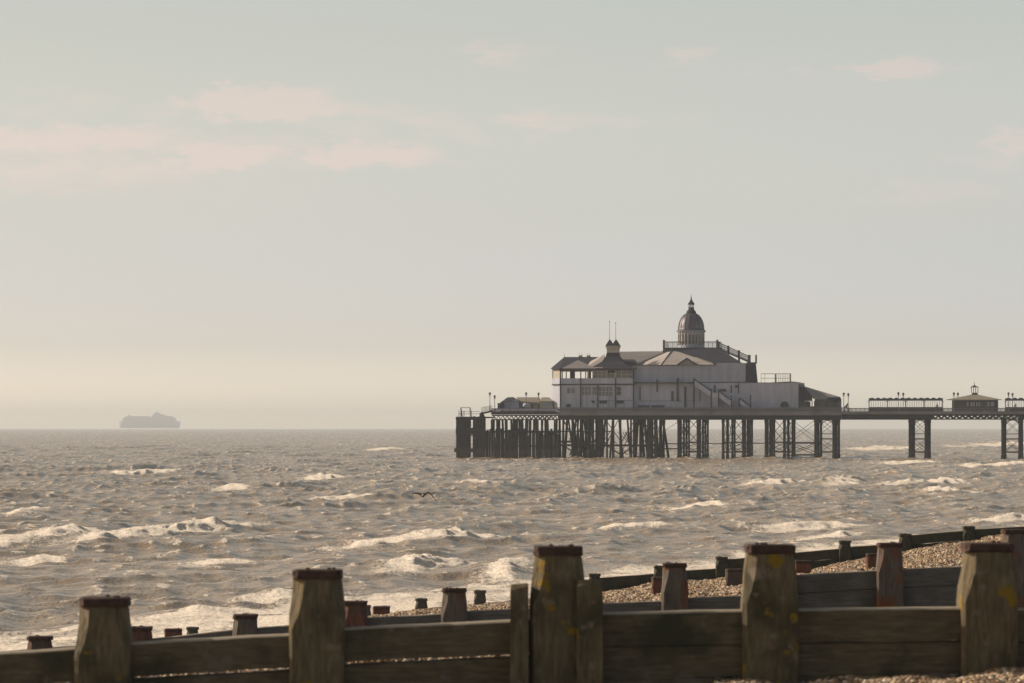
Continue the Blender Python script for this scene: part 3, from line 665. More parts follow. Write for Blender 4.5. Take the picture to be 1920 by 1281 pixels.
# ------------------------------------------------------------------ landing stage at the seaward end
ls = pthing('landing_stage', 'dark timber landing stage of close-set piles at the seaward end of the pier', 'landing stage', 890, 0, 0)
rr = random.Random(5)
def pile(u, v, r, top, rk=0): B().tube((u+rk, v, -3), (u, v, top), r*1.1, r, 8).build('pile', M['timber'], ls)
for i, px in enumerate((858,864,870,876,889,894,900,906)):
    top = ZP((783,783,783,783,780.5,784,781,781)[i], 0, 0)
    pile(U(px, -1), -1 - .02*i, .34 if i not in (4,) else .26, top)
for px, v, t in ((858,5,782),(866,5,782),(880,5,784),(900,5,782),(862,11,783),(900,11,783),(908,11,783)): pile(U(px, v), v, .30, ZP(t, 0, 0))
b = B()
pbox(b, 854.5, 909, 782, 787.5, -1.5, -1.36); pbox(b, 854.5, 909, 802, 815, -1.62, -1.36); pbox(b, 851.5, 909, 841, 848, -1.7, -1.36); pbox(b, 871, 909, 816, 818, -1.55, -1.4)
b.build('waling', M['timber'], ls)
b = B()
for k in range(16):
    px = 856 + k*1.55
    if not 876.5 < px < 890: pbox(b, px, px+1.5, 788 if k < 12 else 800, 858, -1.34, -1.15)
for k in range(12):
    px = 892 + k*1.5; pbox(b, px, px+1.4, 790, 858, -1.34, -1.15)
b.build('fender_boards', M['timber'], ls)
b = B(); pbox(b, 855, 909, 781.5, 784, -1.2, 12); b.build('stage_deck', M['timber'], ls)
b = B()
for px in (860.5, 864, 870, 882, 884): 
    u = U(px, -1); b.tube((u, -1, 7.9), (u, -1, ZP(766 if px in (864, 882) else 770, 0, 0)), .07)
b.beam(P3(864, 764.5, -1), P3(881, 764.5, -1), .08, .1); b.beam(P3(864, 772, -1), P3(900, 772, -1), .06, .07); b.beam(P3(861, 776, -1), P3(900, 776, -1), .06, .07)
b.beam(P3(864, 765, -1), P3(870, 806, -1), .16, .22)
b.tube(P3(881, 764, -1), P3(883, 800, -1), .09); b.build('guard_rail', M['pipe'], ls)
b = B(); b.hull([P3(899,783,-.8), P3(910,783,-.8), P3(905,772,-.8), P3(899,775,-.8), P3(899,783,2), P3(910,783,2), P3(905,772,2), P3(899,775,2)])
b.beam(P3(903,775.5,-.6), P3(923,771,-.6), 1.6, .3); b.build('gangway', M['timber'], ls)
b = B(); railing(b, P3(903,774,-.9), P3(922,770,-.9), 1.0, 8, 5, .06); b.build('gangway_rail', M['scaf'], ls)
# lower landing with its curtain of piles
lw = pthing('lower_landing', 'low dark curtain of timber piles between the landing stage and the pavilion', 'landing stage', 985, 0, 0)
zl = ZP(807, 0, 0)
k = 0; px = 922.0
while px < 1050:
    wd = rr.uniform(2.6, 4.8); v = rr.choice([-.6, -.3, .3, 1.2]); t_ = 787 if k % 4 == 0 else rr.uniform(803, 812)
    if k % 4 != 3 or px < 940:
        B().tube((U(px, v)+rr.uniform(-.15,.15), v, -3), (U(px, v), v, ZP(t_, 0, 0)), wd*.053, wd*.05, 8).build('pile', M['timber'], lw)
    px += wd*1.0 + rr.uniform(-.6, .5); k += 1
for px, v, t_ in ((911,3,808),(914.5,5,806),(918,2,811),(921,6,804),(913,9,812),(919,10,805),(916,14,809)):
    B().tube((U(px, v)+rr.uniform(-.2,.2), v, -3), (U(px, v), v, ZP(t_, 0, 0)), .24, .2, 8).build('pile', M['timber'], lw)
for v, s_ in ((6, 9.0), (12, 11.0), (20, 8.0)):
    px = 920.0 + v
    while px < 1052:
        tall = rr.random() < .55
        B().tube((U(px, v)+rr.uniform(-.5,.5), v, -3), (U(px, v), v, 7.9 if tall else zl+rr.uniform(-.3,.4)), .26, .22, 8).build('pile', M['timber'], lw); px += s_*rr.uniform(.7, 1.3)
b = B(); b.box(U(924,0), U(1052,0), -.95, -.8, zl-.5, zl-.1); b.box(U(924,0), U(1052,0), -.95, -.8, 2.3, 2.6); b.box(U(924,0), U(1130,0), -.2, 14, zl-.35, zl-.15); b.build('waling', M['timber'], lw)
b = B(); px = 926.0
while px < 1046:
    if rr.random() < .8:
        pbox(b, px, px+2.3, rr.uniform(812, 824), 857, -.78, -.66)
    px += 2.6
b.build('fender_boards', M['timber'], lw)

# ------------------------------------------------------------------ pavilion
pav = pthing('pavilion', 'white theatre pavilion with slate roofs and a zinc dome on the pier head', 'pavilion', 1270, 3, ZD)
def part(mb, nm, mt, parent=None, sm_=False): return mb.build(nm, M[mt], parent or pav, sm_)
VA, VB, VC = 2.5, 3.2, 2.9
DB = 21.0
# section A walls: chamfered seaward corner
cA = U(1050, VA); cB = U(1188, VA); cC = U(1036.5, VA + 1.9)
z719 = ZP(719.5, 0, VA); z691 = ZP(691, 0, VA); z709 = ZP(709, 0, VA); z694 = ZP(694.5, 0, VA)
fpA = [(cA, VA), (cB, VA), (cB, DB-1), (cA, DB-1), (cC, DB-3), (cC, VA+1.9)]
def offs(fp, d):
    cx = sum(p[0] for p in fp)/len(fp); cy = sum(p[1] for p in fp)/len(fp)
    return [(p[0] + (d if p[0] > cx else -d), p[1] + (d if p[1] > cy else -d)) for p in fp]
wl = part(B().prism(fpA, ZD+.01, z719-.25), 'wall', 'white')
part(B().prism(offs(fpA, .18), z719-.248, z719), 'ledge', 'trim')
b = B()   # open gallery: parapet, header and posts on all sides
def ringbox(z0, z1, th=.18):
    for i in range(6):
        p, q = fpA[i], fpA[(i+1) % 6]
        b.beam((p[0], p[1], (z0+z1)/2), (q[0], q[1], (z0+z1)/2), th, z1-z0)
ringbox(z719+.002, z709, .16); part(b, 'parapet', 'white')
b = B(); ringbox(z694, z691+.1, .22); part(b, 'header', 'pipe')
for px in (1051, 1061.5, 1088.8, 1098, 1103, 1111.5, 1138, 1154, 1165.5, 1187): 
    b = B(); pbox(b, px-.9, px+.9, 694.4, 709.2, VA-.05, VA+.25); part(b, 'gallery_post', 'pipe' if px in (1051,1088.8,1187) else 'cream')
b = B()
for f in (.25, .5, .75, 1): 
    u = cB + (cA-cB)*f; b.box(u-.12, u+.12, DB-1.2, DB-.9, z709, z694)
for vv in (VA+1.9, 8, 13, DB-3): b.box(cC-.1, cC+.12, vv-.1, vv+.14, z709, z694)
part(b, 'gallery_post', 'cream')
b = B(); b.prism([(cC+.01, VA+1.86), (cA-.04, VA+.1), (cA+.1, VA+.25), (cC+.2, VA+2.1)], z709, z694); part(b, 'corner_wall', 'cream')
# rooms behind the gallery glazing
b = B(); b.box(U(1112,VA), cB-.05, VA+2.2, DB-1.6, z709-.6, z694+.02); b.box(U(1063,VA), U(1072,VA), 7, 7.4, z709-.6, z694+.02); b.box(U(1097,VA), U(1103.5,VA), 6, 6.4, z709-.6, z694+.02); part(b, 'inner_wall', 'board')
def window(px0, px1, pyt, pyb, v, nx=2, ny=1, fr='white', gl='pane', parent=None):
    b = B(); pbox(b, px0, px1, pyt, pyb, v-.05, v+.04); w_ = b.build('window', M[gl], parent or pav)
    c = B(); u0, u1 = U(px0, v), U(px1, v); z0, z1 = ZP(pyb, u0, v), ZP(pyt, u0, v); t = .06
    c.box(u0-t, u0+t, v-.1, v-.051, z0, z1); c.box(u1-t, u1+t, v-.1, v-.051, z0, z1); c.box(u0-t, u1+t, v-.104, v-.0512, z0-t, z0+t); c.box(u0-t, u1+t, v-.104, v-.0512, z1-t, z1+t)
    for i in range(1, nx): x = u0 + (u1-u0)*i/nx; c.box(x-.045, x+.045, v-.098, v-.052, z0, z1)
    for i in range(1, ny): z = z0 + (z1-z0)*i/ny; c.box(u0, u1, v-.096, v-.053, z-.04, z+.04)
    c.build('frame', M[fr], w_); return w_
for a in ((1113,1137,696,708.8,3,2),(1142,1153,700,708.8,1,1),(1155.5,1165,696,708.8,1,2),(1166.5,1185.5,695.5,708.8,2,2)): window(a[0], a[1], a[2], a[3], VA+.3, a[4], a[5], 'cream')
window(1063,1070,727.5,738,VA, 1, 1); window(1071,1078,727.5,738,VA,1,1)
window(1090,1109,725,741,VA,3,2); window(1110,1120,725,741,VA,1,2); window(1122,1148.5,725,743,VA,4,2,'white','pane'); window(1155.5,1165,725,741.5,VA,1,2,'white','glass')
for a in ((1109,1114.5,751,755.5),(1124,1138,751.5,756.5),(1156,1169,751,756.5),(1062,1069.5,757.5,763.5)):
    b = B(); pbox(b, *a, VA-.16, VA-.002); part(b, 'vent', 'trim')
for px, t, bt in ((1050.5,691,765),(1088.8,709,765),(1120.8,722,765),(1154,709,765),(1187.8,691,765)):
    b = B(); pbox(b, px-1.0, px+1.0, t, bt, VA-.22, VA-.03); part(b, 'pilaster', 'trim')
b = B(); pbox(b, 1122, 1187, 750.5, 751.3, VA-.06, VA-.004); pbox(b, 1199, 1340, 751.5, 752.3, VB-.06, VB-.004); part(b, 'string_course', 'pipe')
b = B(); z_ = ZP(722, cA, VA)
for px in (1059, 1080, 1100, 1111, 1131, 1142, 1170, 1179): b.box(U(px,VA), U(px,VA)+.04, VA-.02, VA-.001, ZD+.1, ZP(744,cA,VA))
part(b, 'joint_strips', 'pipe')
# roof A : long slate hip, chamfered end
ez = 690.6
eA = [P3(1033, ez, VA+1.5), P3(1049, ez, VA-.5), P3(1192, ez, VA-.5)]; eb = [(x, 2*(VA-.5+DB)/2 - (y-VA+.5) + .3, z) for x, y, z in eA]
vm_ = (VA + DB)/2
rA = [P3(1058, 669.5, vm_), P3(1190, 669.5, vm_)]
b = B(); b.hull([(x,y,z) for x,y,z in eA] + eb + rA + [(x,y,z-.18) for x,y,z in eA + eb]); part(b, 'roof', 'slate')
b = B(); b.tube(P3(1058,670,vm_), P3(1058.5,663.5,vm_), .06, .02); part(b, 'finial', 'trim')
for px in (1088, 1103):
    b = B(); pbox(b, px-3, px+3, 666.5, 669.8, vm_-.6, vm_+.6)
    for dx in (-2.4, 2.4): b.tube(P3(px+dx, 668, vm_), P3(px+dx, 662.5, vm_), .05)
    part(b, 'roof_vent', 'scaf')
# pale front gable: shallow hipped roof over the gallery bay
b = B(); q = [P3(1054, 690.4, VA-.75), P3(1117, 690.4, VA-.75), P3(1112, 690.4, 8), P3(1060, 690.4, 8), P3(1084, 675.3, 6.8)]
b.hull(q + [(x,y,z-.15) for x,y,z in q[:4]]); part(b, 'porch_roof', 'lead')
b = B(); q = [P3(1098, 690.2, VA-.3), P3(1130, 690.2, VA-.3), P3(1098, 684, 7), P3(1134, 664, 8.5), P3(1132, 690, 9), P3(1110, 676, 8)]
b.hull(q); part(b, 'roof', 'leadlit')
# concave pyramid turret with twin caps
uT = U(1149.5, 6); vT = 6.2
def sq(h, z, hv=None): hv = hv or h; return [(uT-h, vT-hv, z), (uT+h, vT-hv, z), (uT+h, vT+hv, z), (uT-h, vT+hv, z)]
b = B(); lvl = [(4.3, 691), (3.2, 685.5), (2.0, 678), (1.35, 669), (1.15, 661.5)]
vs = []; fs = []
for h, py in lvl: vs += sq(h, ZP(py, uT, vT), min(h, 3.9))
for k in range(4):
    for i in range(4): fs.append((k*4+i, k*4+(i+1) % 4, (k+1)*4+(i+1) % 4, (k+1)*4+i))
fs += [(3,2,1,0), (16,17,18,19)]; b.add(vs, fs); tr = part(b, 'turret_roof', 'slate')
b = B(); vs = []
for h, py in ((1.15, 661.8), (1.15, 656), (1.3, 650.5), (1.42, 648.5)): vs += sq(h, ZP(py, uT, vT))
b.add(vs, [(k*4+i, k*4+(i+1) % 4, (k+1)*4+(i+1) % 4, (k+1)*4+i) for k in range(3) for i in range(4)] + [(3,2,1,0),(12,13,14,15)]); part(b, 'turret_box', 'cream', tr)
for dx, pyt, pole in ((-.66, 637, 604), (.60, 638.5, 606.5)):
    for dv in (-.7, .7):
        b = B(); u = uT+dx
        vs = []
        for h, py in ((.82, 650), (.72, 648.3), (.42, 643), (.12, 638.5), (.03, 636.8)): vs += [(u-h, vT+dv-h*.8, ZP(py,u,vT)), (u+h, vT+dv-h*.8, ZP(py,u,vT)), (u+h, vT+dv+h*.8, ZP(py,u,vT)), (u-h, vT+dv+h*.8, ZP(py,u,vT))]
        if dv < 0: vs = [(x, y-.0, z+.003) for x, y, z in vs]
        b.add(vs, [(k*4+i, k*4+(i+1) % 4, (k+1)*4+(i+1) % 4, (k+1)*4+i) for k in range(4) for i in range(4)] + [(3,2,1,0),(16,17,18,19)]); part(b, 'turret_cap', 'slate', tr)
    b = B(); b.tube((u, vT-.7, ZP(637.5,u,vT)), (u, vT-.7, ZP(pole,u,vT)), .05, .03); b.lathe(u, vT-.7, [(.03, ZP(pole+.5,u,vT)), (.13, ZP(pole-.8,u,vT)), (.03, ZP(pole-2,u,vT))], 8); part(b, 'flagpole', 'pipe')
# middle roof between turret and hall
b = B(); q = [P3(1150, 689.8, VA+3), P3(1186, 684.4, VB+3.4), P3(1197, 684.4, VB+5.4), P3(1250, 684, 11.5), P3(1155, 659.5, 14), P3(1250, 658.6, 14), P3(1150, 686, 20), P3(1250, 686, 20)]
b.hull(q); part(b, 'roof', 'lead')
# section B hall
zeB = ZP(685.2, U(1270,VB), VB); z718 = ZP(718, U(1270,VB), VB)
zC_ = ZP(718.2, U(1400,VC), VC)
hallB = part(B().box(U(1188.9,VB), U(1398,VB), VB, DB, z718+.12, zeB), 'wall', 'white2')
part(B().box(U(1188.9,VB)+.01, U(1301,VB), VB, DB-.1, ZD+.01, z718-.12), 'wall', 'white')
part(B().box(U(1188.9,VB)+.02, U(1303,VB), VB-1.3, VB+3, z718-.118, z718+.118), 'balcony', 'trim')
part(B().box(U(1186.5,VB), U(1342,VB), VB-.35, VB+.5, zeB+.002, zeB+.13), 'gutter', 'trim')
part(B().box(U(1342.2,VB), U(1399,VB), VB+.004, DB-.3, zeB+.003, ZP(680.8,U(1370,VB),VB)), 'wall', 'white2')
b = B()
for k in (1206,1221,1238,1256,1275,1290,1309,1326,1343,1360,1378,1390): b.box(U(k,VB), U(k,VB)+.05, VB-.025, VB-.001, z718+.2, zeB-.1)
b.box(U(1190,VB), U(1396,VB), VB-.03, VB-.001, ZP(698.5,0,VB), ZP(698,0,VB)); part(b, 'joint_strips', 'white')
b = B()
for k in (1320,1352,1378,1398,1416,1436,1457,1482): b.box(U(k,VC), U(k,VC)+.05, VC-.025, VC-.001, ZD+.2, zC_-.1)
part(b, 'joint_strips', 'white2')
# bright hipped roof, front apex 
ap = P3(1261, 655.6, VB+6.2)
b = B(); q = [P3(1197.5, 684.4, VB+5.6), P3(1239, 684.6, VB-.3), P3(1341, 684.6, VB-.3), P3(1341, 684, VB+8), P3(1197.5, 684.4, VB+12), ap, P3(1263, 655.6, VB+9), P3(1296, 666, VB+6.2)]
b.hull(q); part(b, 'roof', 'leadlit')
b = B(); d0 = P3(1288, 672.3, VB-.2); b.hull([P3(1270,684.8,VB-.45), P3(1306,684.8,VB-.45), P3(1288,672.5,VB-.45), P3(1270,684.8,VB+3), P3(1306,684.8,VB+3), P3(1288,672.5,VB+5)]); dm = part(b, 'dormer', 'lead')
b = B()
for x0 in (1269, 1307): b.beam(P3(x0, 685.0, VB-.55), P3(1288, 671.8, VB-.55), .22, .22)
b.beam(P3(1239, 685, VB-.36), P3(1261.2, 655.4, VB+6.1), .14, .14); part(b, 'ridge_trim', 'slate', dm)
b = B(); q = [P3(1292, 665, VB+4.4), P3(1318, 665.5, VB+4.4), P3(1340, 683.6, VB+1), P3(1300, 680, VB+1), P3(1318, 673.5, VB+3), P3(1328, 673.5, VB+3), P3(1300, 684, VB+6), P3(1339, 684, VB+6)]
b.hull(q); part(b, 'roof', 'kroof')
# big dark mansard carrying the platform
vD = 13.6
b = B(); q = [P3(1246, 684, 11.5), P3(1342, 684, 8.6), P3(1346, 681, VB+1.2), P3(1392, 681, VB+.8), P3(1392, 681, DB), P3(1236, 684, DB), P3(1243, 655.5, vD-4.2), P3(1345, 651.5, vD-4.2), P3(1345, 651.5, vD+4.2), P3(1243, 655.5, vD+4.2)]
b.hull(q); part(b, 'mansard_roof', 'slate')
zp = ZP(652.5, U(1296,vD), vD); up0, up1 = U(1245, vD-4), U(1345, vD-4)
part(B().box(up0-.2, up1+.2, vD-4.3, vD+4.3, zp-.35, zp), 'platform', 'trim')
b = B()
for p, q in (((up0,vD-4.1),(up1,vD-4.1)), ((up0,vD+4.1),(up1,vD+4.1)), ((up0,vD-4.1),(up0,vD+4.1)), ((up1,vD-4.1),(up1,vD+4.1))):
    railing(b, (*p, zp), (*q, zp), 1.2, 6 if p[1] == q[1] else 5, 5, .07)
for u in (up0, up1): b.box(u-.2, u+.2, vD-4.3, vD-3.9, zp, zp+1.55)
part(b, 'platform_rail', 'pipe')
# drum and dome
uD = U(1296, vD); zc = ZP(620.5, uD, vD)
dr = part(B().lathe(uD, vD, [(2.72, zp+.002), (2.72, zp+.45), (2.55, zp+.5), (2.55, zc-.35), (2.8, zc-.3), (3.05, zc-.06), (3.1, zc)], 24), 'drum', 'white')
b = B(); c = B()
for i in range(24):
    t = 2*math.pi*(i+.5)/24; x, y = uD + 2.62*math.cos(t), vD + 2.62*math.sin(t)
    b.tube((x, y, zp+.5), (x, y, zc-.35), .09, .09, 6)
part(b, 'drum_columns', 'cream', dr)
for i in range(24):
    t0, t1 = 2*math.pi*(i+.22)/24 + math.pi/24*0, 2*math.pi*(i+.78)/24
    t0 -= 0; r_ = 2.565
    c.hull([(uD + r*math.cos(t), vD + r*math.sin(t), z) for r in (r_, r_-.15) for t in (t0+2*math.pi/48, t1+2*math.pi/48) for z in (zp+.8, zc-.75)])
part(c, 'drum_windows', 'glass', dr)
prof = [(2.85, zc+.002), (2.85, zc+.15)]
Rd = 2.62; Hd = ZP(586.5, uD, vD) - zc
for i in range(12):
    t = i/12*math.pi/2*.93; prof.append((Rd*math.cos(t)**.80 if t > 0 else Rd, zc + .2 + (Hd-.2)*math.sin(t)))
dome = part(B().lathe(uD, vD, prof, 32), 'dome', 'dome', None, True)
for i in range(16):
    t = 2*math.pi*i/16; b = B(); ct, st2 = math.cos(t), math.sin(t); tx, ty = -st2*.06, ct*.06; vs = []; fs = []
    for r, z in prof[2:]:
        for rr_, k_ in ((r-.05, 1), (r+.055, 1), (r+.055, -1), (r-.05, -1)): vs.append((uD+max(rr_, .02)*ct+tx*k_, vD+max(rr_, .02)*st2+ty*k_, z))
    m_ = len(prof[2:])
    for q_ in range(m_-1):
        for k_ in range(4): fs.append((q_*4+k_, q_*4+(k_+1) % 4, q_*4+4+(k_+1) % 4, q_*4+4+k_))
    fs += [(3,2,1,0), tuple(4*(m_-1)+k_ for k_ in range(4))]; b.add(vs, fs); part(b, 'dome_rib', 'trim', dome)
zz = lambda py: ZP(py, uD, vD)
part(B().lathe(uD, vD, [(1.05, zz(589)), (.95, zz(584)), (.62, zz(581)), (.55, zz(577.5)), (.62, zz(577)), (.62, zz(576.6))], 12), 'dome_cap', 'slate', dome)
b = B()
for i in range(8):
    t = 2*math.pi*(i+.5)/8; b.tube((uD+.48*math.cos(t), vD+.48*math.sin(t), zz(576.8)), (uD+.48*math.cos(t), vD+.48*math.sin(t), zz(571)), .06, .06, 5)
b.lathe(uD, vD, [(.7, zz(571.2)), (.72, zz(570)), (.35, zz(565.5)), (.16, zz(562)), (.05, zz(557)), (.03, zz(551))], 10)
b.tube((uD-.2, vD, zz(557)), (uD+.2, vD, zz(557)), .03); part(b, 'lantern', 'slate', dome)
# stair from the platform down the landward roof
b = B(); p = Vector(P3(1345, 653, vD-3)); q = Vector(P3(1405, 679, vD-3))
for dv in (0, 1.4):
    o_ = Vector((0, dv, 0)); b.beam(p+o_, q+o_, .12, .3)
    b.beam(p+o_+Vector((0,0,1.25)), q+o_+Vector((0,0,1.1)), .1, .12); b.beam(p+o_+Vector((0,0,.35)), q+o_+Vector((0,0,.3)), .06, .08); b.beam(p+o_+Vector((0,0,.8)), q+o_+Vector((0,0,.72)), .05, .06)
    for i in range(26):
        cpt = p.lerp(q, i/25) + o_; b.box(cpt.x-.03, cpt.x+.03, cpt.y-.03, cpt.y+.03, cpt.z, cpt.z+1.2)
    for i in (0, 1, 2, 3):
        cpt = p.lerp(q, i/3) + o_; b.box(cpt.x-.13, cpt.x+.13, cpt.y-.13, cpt.y+.13, cpt.z-.9, cpt.z+1.45)
for i in range(16):
    cpt = p.lerp(q, i/15); b.box(cpt.x-.2, cpt.x+.2, cpt.y, cpt.y+1.4, cpt.z, cpt.z+.06)
part(b, 'roof_stair', 'pipe')
# landward tower; shade on its battered flank put into the dark slate colour
b = B(); q = [P3(1397.5, 718, VB-.1), P3(1401, 679.5, VB-.1), P3(1417, 679.5, VB+7), P3(1421, 718, VB+7), P3(1417, 679.5, DB-3), P3(1421, 718, DB-3), P3(1397, 718, DB-3), P3(1400, 679.5, DB-3)]
b.hull(q); part(b, 'tower', 'slate')
b = B()
for px in (1404.5, 1417.8):
    b = B(); u = U(px, VB+6.5); b.box(u-.16, u+.16, VB+6.2, VB+6.5, ZP(682,u,VB+6.5), ZP(665.5,u,VB+6.5))
    part(b, 'tower_post', 'trim')
# section C lower block
zC = ZP(718.2, U(1400,VC), VC)
part(B().box(U(1301.2,VC), U(1497,VC), VC, 17, ZD+.012, zC), 'wall', 'white')
part(B().box(U(1341,VC), U(1498,VC), VC-.08, 17.1, zC+.002, zC+.09), 'coping', 'pipe')
b = B(); b.hull([(U(1441,VC), VC+.2, zC+.08), (U(1497,VC), VC+.2, zC+.08), (U(1497,VC), 17, zC+.08), (U(1441,VC), 17, zC+.08), (U(1480,8), 8, zC+.35), (U(1490,10), 10, zC+.35)]); part(b, 'flat_roof', 'lead')
part(B().box(U(1497.2,VC), U(1498.2,VC), VC+.3, 16.9, ZD+.02, zC-.2), 'shaded_end_wall', 'trim')  # dark sheet over the landward end, its shade put into the colour
# scaffold cage on the flat roof
b = B(); zs0, zs1 = zC+.09, ZP(701, U(1450,9), 9)
for v in (7, 10):
    for px in (1427,1434,1453,1456,1460,1463,1467,1470,1473,1477,1480.5): 
        u = U(px, v); b.tube((u, v, zs0), (u, v, zs1), .035)
    b.beam((U(1427,v), v, zs1), (U(1482,v), v, zs1), .07, .07); b.beam((U(1427,v), v, zs0+.9), (U(1482,v), v, zs0+.9), .05, .05)
for px in (1453, 1481): pbox(b, px, px+2.2 , 701.5, 717, 8, 8.1)
b.beam((U(1481,7), 7, zs1), (U(1481,7), 10, zs1), .07, .07); part(b, 'roof_scaffold', 'scaf')
for a in ((1371,722,737,1.2),(1384.5,719,738,1.0),(1340,722,737,1.4),(1200,724,751,1.0),(1232,712,735,1.3),(1270.5,709,753,1.6),(1284.8,725,765,1.7),(1301,725,753,1.4),(1312,725,752,.5)):
    px, t, bt, w_ = a; vv = VB if px < 1301 else VC
    b = B(); pbox(b, px-w_, px+w_, t, bt, vv-.2, vv-.01); part(b, 'downpipe', 'pipe' if w_ < 1.6 else 'trim')
b = B(); pbox(b, 1258.3, 1263.2, 733.5, 752.5, VB-.04, VB+.05); part(b, 'door', 'glass')
b = B(); pbox(b, 1378, 1384.5, 722.5, 727, VC-.2, VC-.005); part(b, 'vent', 'trim')
b = B(); pbox(b, 1350, 1362, 729.5, 734.5, VC-.1, VC-.006); part(b, 'sign_board', 'pipe')
b = B(); ucp = U(1471, VC); zz0 = ZP(765, ucp, VC)
ring_ = [(ucp + .82*math.cos(t*math.pi/10), zz0 + .35 + .95*math.sin(t*math.pi/10)) for t in range(-1, 12)]
b.add([(x, VC-.3, z) for x, z in ring_] + [(x, VC-.01, z) for x, z in ring_], [tuple(range(13)), tuple(range(13, 26))] + [(i, (i+1) % 13, 13+(i+1) % 13, 13+i) for i in range(13)]); part(b, 'round_hatch', 'trim')
for a in ((1196,1217.5,760,763.5),(1221,1245,760,763.5)):
    b = B(); pbox(b, *a, .9, 1.5); pbox(b, a[0], a[1], 763.2, 765.5, 1.0, 1.1); part(b, 'bench_box', 'navy')
# outside stairs
def flight(px0, py0, px1, py1, v0=.9, v1=2.3, hb=.85):
    b = B(); p = Vector(P3(px0, py0, v0)); q = Vector(P3(px1, py1, v0))
    for dv in (0, v1-v0): b.beam(p+Vector((0,dv,0)), q+Vector((0,dv,0)), .1, hb)
    n_ = 10
    for i in range(n_): c_ = p.lerp(q, i/(n_-1)); b.box(c_.x-.14, c_.x+.14, v0, v1, c_.z-.25, c_.z-.2)
    st_ = part(b, 'stair', 'white')
    b = B(); b.beam(p+Vector((0,0,.75)), q+Vector((0,0,.75)), .1, .22)
    part(b, 'handrail', 'trim', st_); return st_
flight(1301.5, 718, 1333, 739.5); flight(1347, 740, 1372, 758); flight(1386, 753, 1406, 767, .9, 2.2, .5)
b = B(); pbox(b, 1332, 1348, 736.5, 745, .9, 2.4); part(b, 'stair_landing', 'white')
b = B(); pbox(b, 1335, 1346, 745.5, 766, .95, 2.2); part(b, 'stair_cupboard', 'white2')
for px, t in ((1301, 708.5), (1333.5, 729.5), (1347.5, 729.5), (1371.5, 741), (1386, 747.5), (1407, 740.5)):
    b = B(); pbox(b, px-1.1, px+1.1, t, 766, .8, 1.0); part(b, 'stair_post', 'trim')

# landward canopy
cp = pthing('canopy', 'low shaded entrance building with a sloping roof at the landward end of the pavilion', 'entrance building', 1535, 3, ZD)
b = B(); q = [P3(1509, 724.8, 8), P3(1523.5, 745, VC-.3), P3(1576, 744.6, VC), P3(1576, 744.6, 14), P3(1558, 741.5, 8), P3(1509, 724.8, 11), P3(1500, 745, 14), P3(1508, 725.2, 7.5)]
b.hull(q + [(x, y, z-.15) for x, y, z in q[1:4]]); b.build('roof', M['lead'], cp)
b = B(); q = [P3(1498.6, 724, VC+.2), P3(1508.8, 725.5, VC+3), P3(1523, 745.5, VC-.5), P3(1523, 752, VC-.5), P3(1498.6, 752.5, VC-.2), P3(1498.6, 752, 13), P3(1520, 745.5, 13), P3(1508.5, 726, 12)]
b.hull(q); b.build('roof_flank', M['slate'], cp)
b = B(); pbox(b, 1499, 1513, 752.6, 771, VC+.4, 12); pbox(b, 1527.5, 1550, 748, 771, VC+.5, 12); pbox(b, 1551, 1572, 747, 771, VC+.5, 11.5); b.build('wall', M['board'], cp)
b = B(); pbox(b, 1511, 1574, 762, 771, VC+.1, VC+.35); b.build('parapet', M['pipe'], cp)
b = B(); pbox(b, 1551, 1575, 745.3, 750, VC-.4, VC+.3); pbox(b, 1524, 1551, 745.6, 747.8, VC-.1, VC+.3); b.hull([P3(1572,746,VC), P3(1574,752,VC), P3(1577,753,VC), P3(1576,746,VC), P3(1572,746,VC+3), P3(1574,752,VC+3), P3(1577,753,VC+3), P3(1576,746,VC+3)]); b.build('awning', M['navy'], cp)
for px in (1513.5, 1522.5, 1527): 
    b = B(); pbox(b, px-.8, px+.8, 752, 763, VC+.1, VC+.3); b.build('post', M['pipe'], cp)
for v in (14, 11):
    b = B(); pbox(b, 1499, 1504, 752, 771, v, v+.2)
b = B(); u = U(1541.5, VC-.5); b.lathe(u, VC-.45, [(.05, ZP(745.5,u,2)), (.14, ZP(744,u,2)), (.05, ZP(743,u,2))], 8); b.build('lamp', M['white'], cp)

# seaward kiosks
k1 = pthing('kiosk', 'kiosk with dark curved slate roof and pale front at the seaward end, leftmost', 'kiosk', 960, 5, ZD)
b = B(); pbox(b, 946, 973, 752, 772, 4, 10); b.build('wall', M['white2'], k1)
b = B(); q = [P3(938.5, 754.5, 4.5), P3(947, 752.5, 3.6), P3(975, 751.5, 3.6), P3(975, 751.5, 11), P3(940, 754, 11), P3(951, 745.2, 7), P3(962, 744.6, 7)]
b.hull(q); b.build('roof', M['slate'], k1)
b = B(); b.hull([P3(960,752.2,3.4), P3(974.5,752.2,3.4), P3(967,748,3.4), P3(960,752.2,5), P3(974.5,752.2,5), P3(967,748,5)]); b.build('gable', M['white2'], k1)
b = B(); pbox(b, 938.5, 945.8, 753.5, 772, 4.8, 9.5); b.build('side_wall', M['board'], k1)
b = B(); pbox(b, 933, 940, 756, 766, 3, 4.6); b.build('blue_hatch', M['navy'], k1)
k2 = pthing('kiosk', 'long cream kiosk with a low pale roof beside the tall pavilion wall', 'kiosk', 1005, 5, ZD)
b = B(); pbox(b, 975.5, 1012, 756.5, 772, 5, 10.5); b.build('wall', M['cream'], k2)
b = B(); pbox(b, 1012.3, 1036, 752.5, 772, 3.8, 11); b.build('front_wall', M['cream'], k2)
b = B(); q = [P3(974, 752.8, 4.4), P3(1014, 754.8, 4.4), P3(968, 745, 8), P3(1012, 745, 8), P3(974, 753, 11), P3(1014, 753, 11)]; b.hull(q + [(q[0][0], q[0][1], q[0][2]-.3), (q[1][0], q[1][1], q[1][2]-.3)]); b.build('roof', M['kroof'], k2)
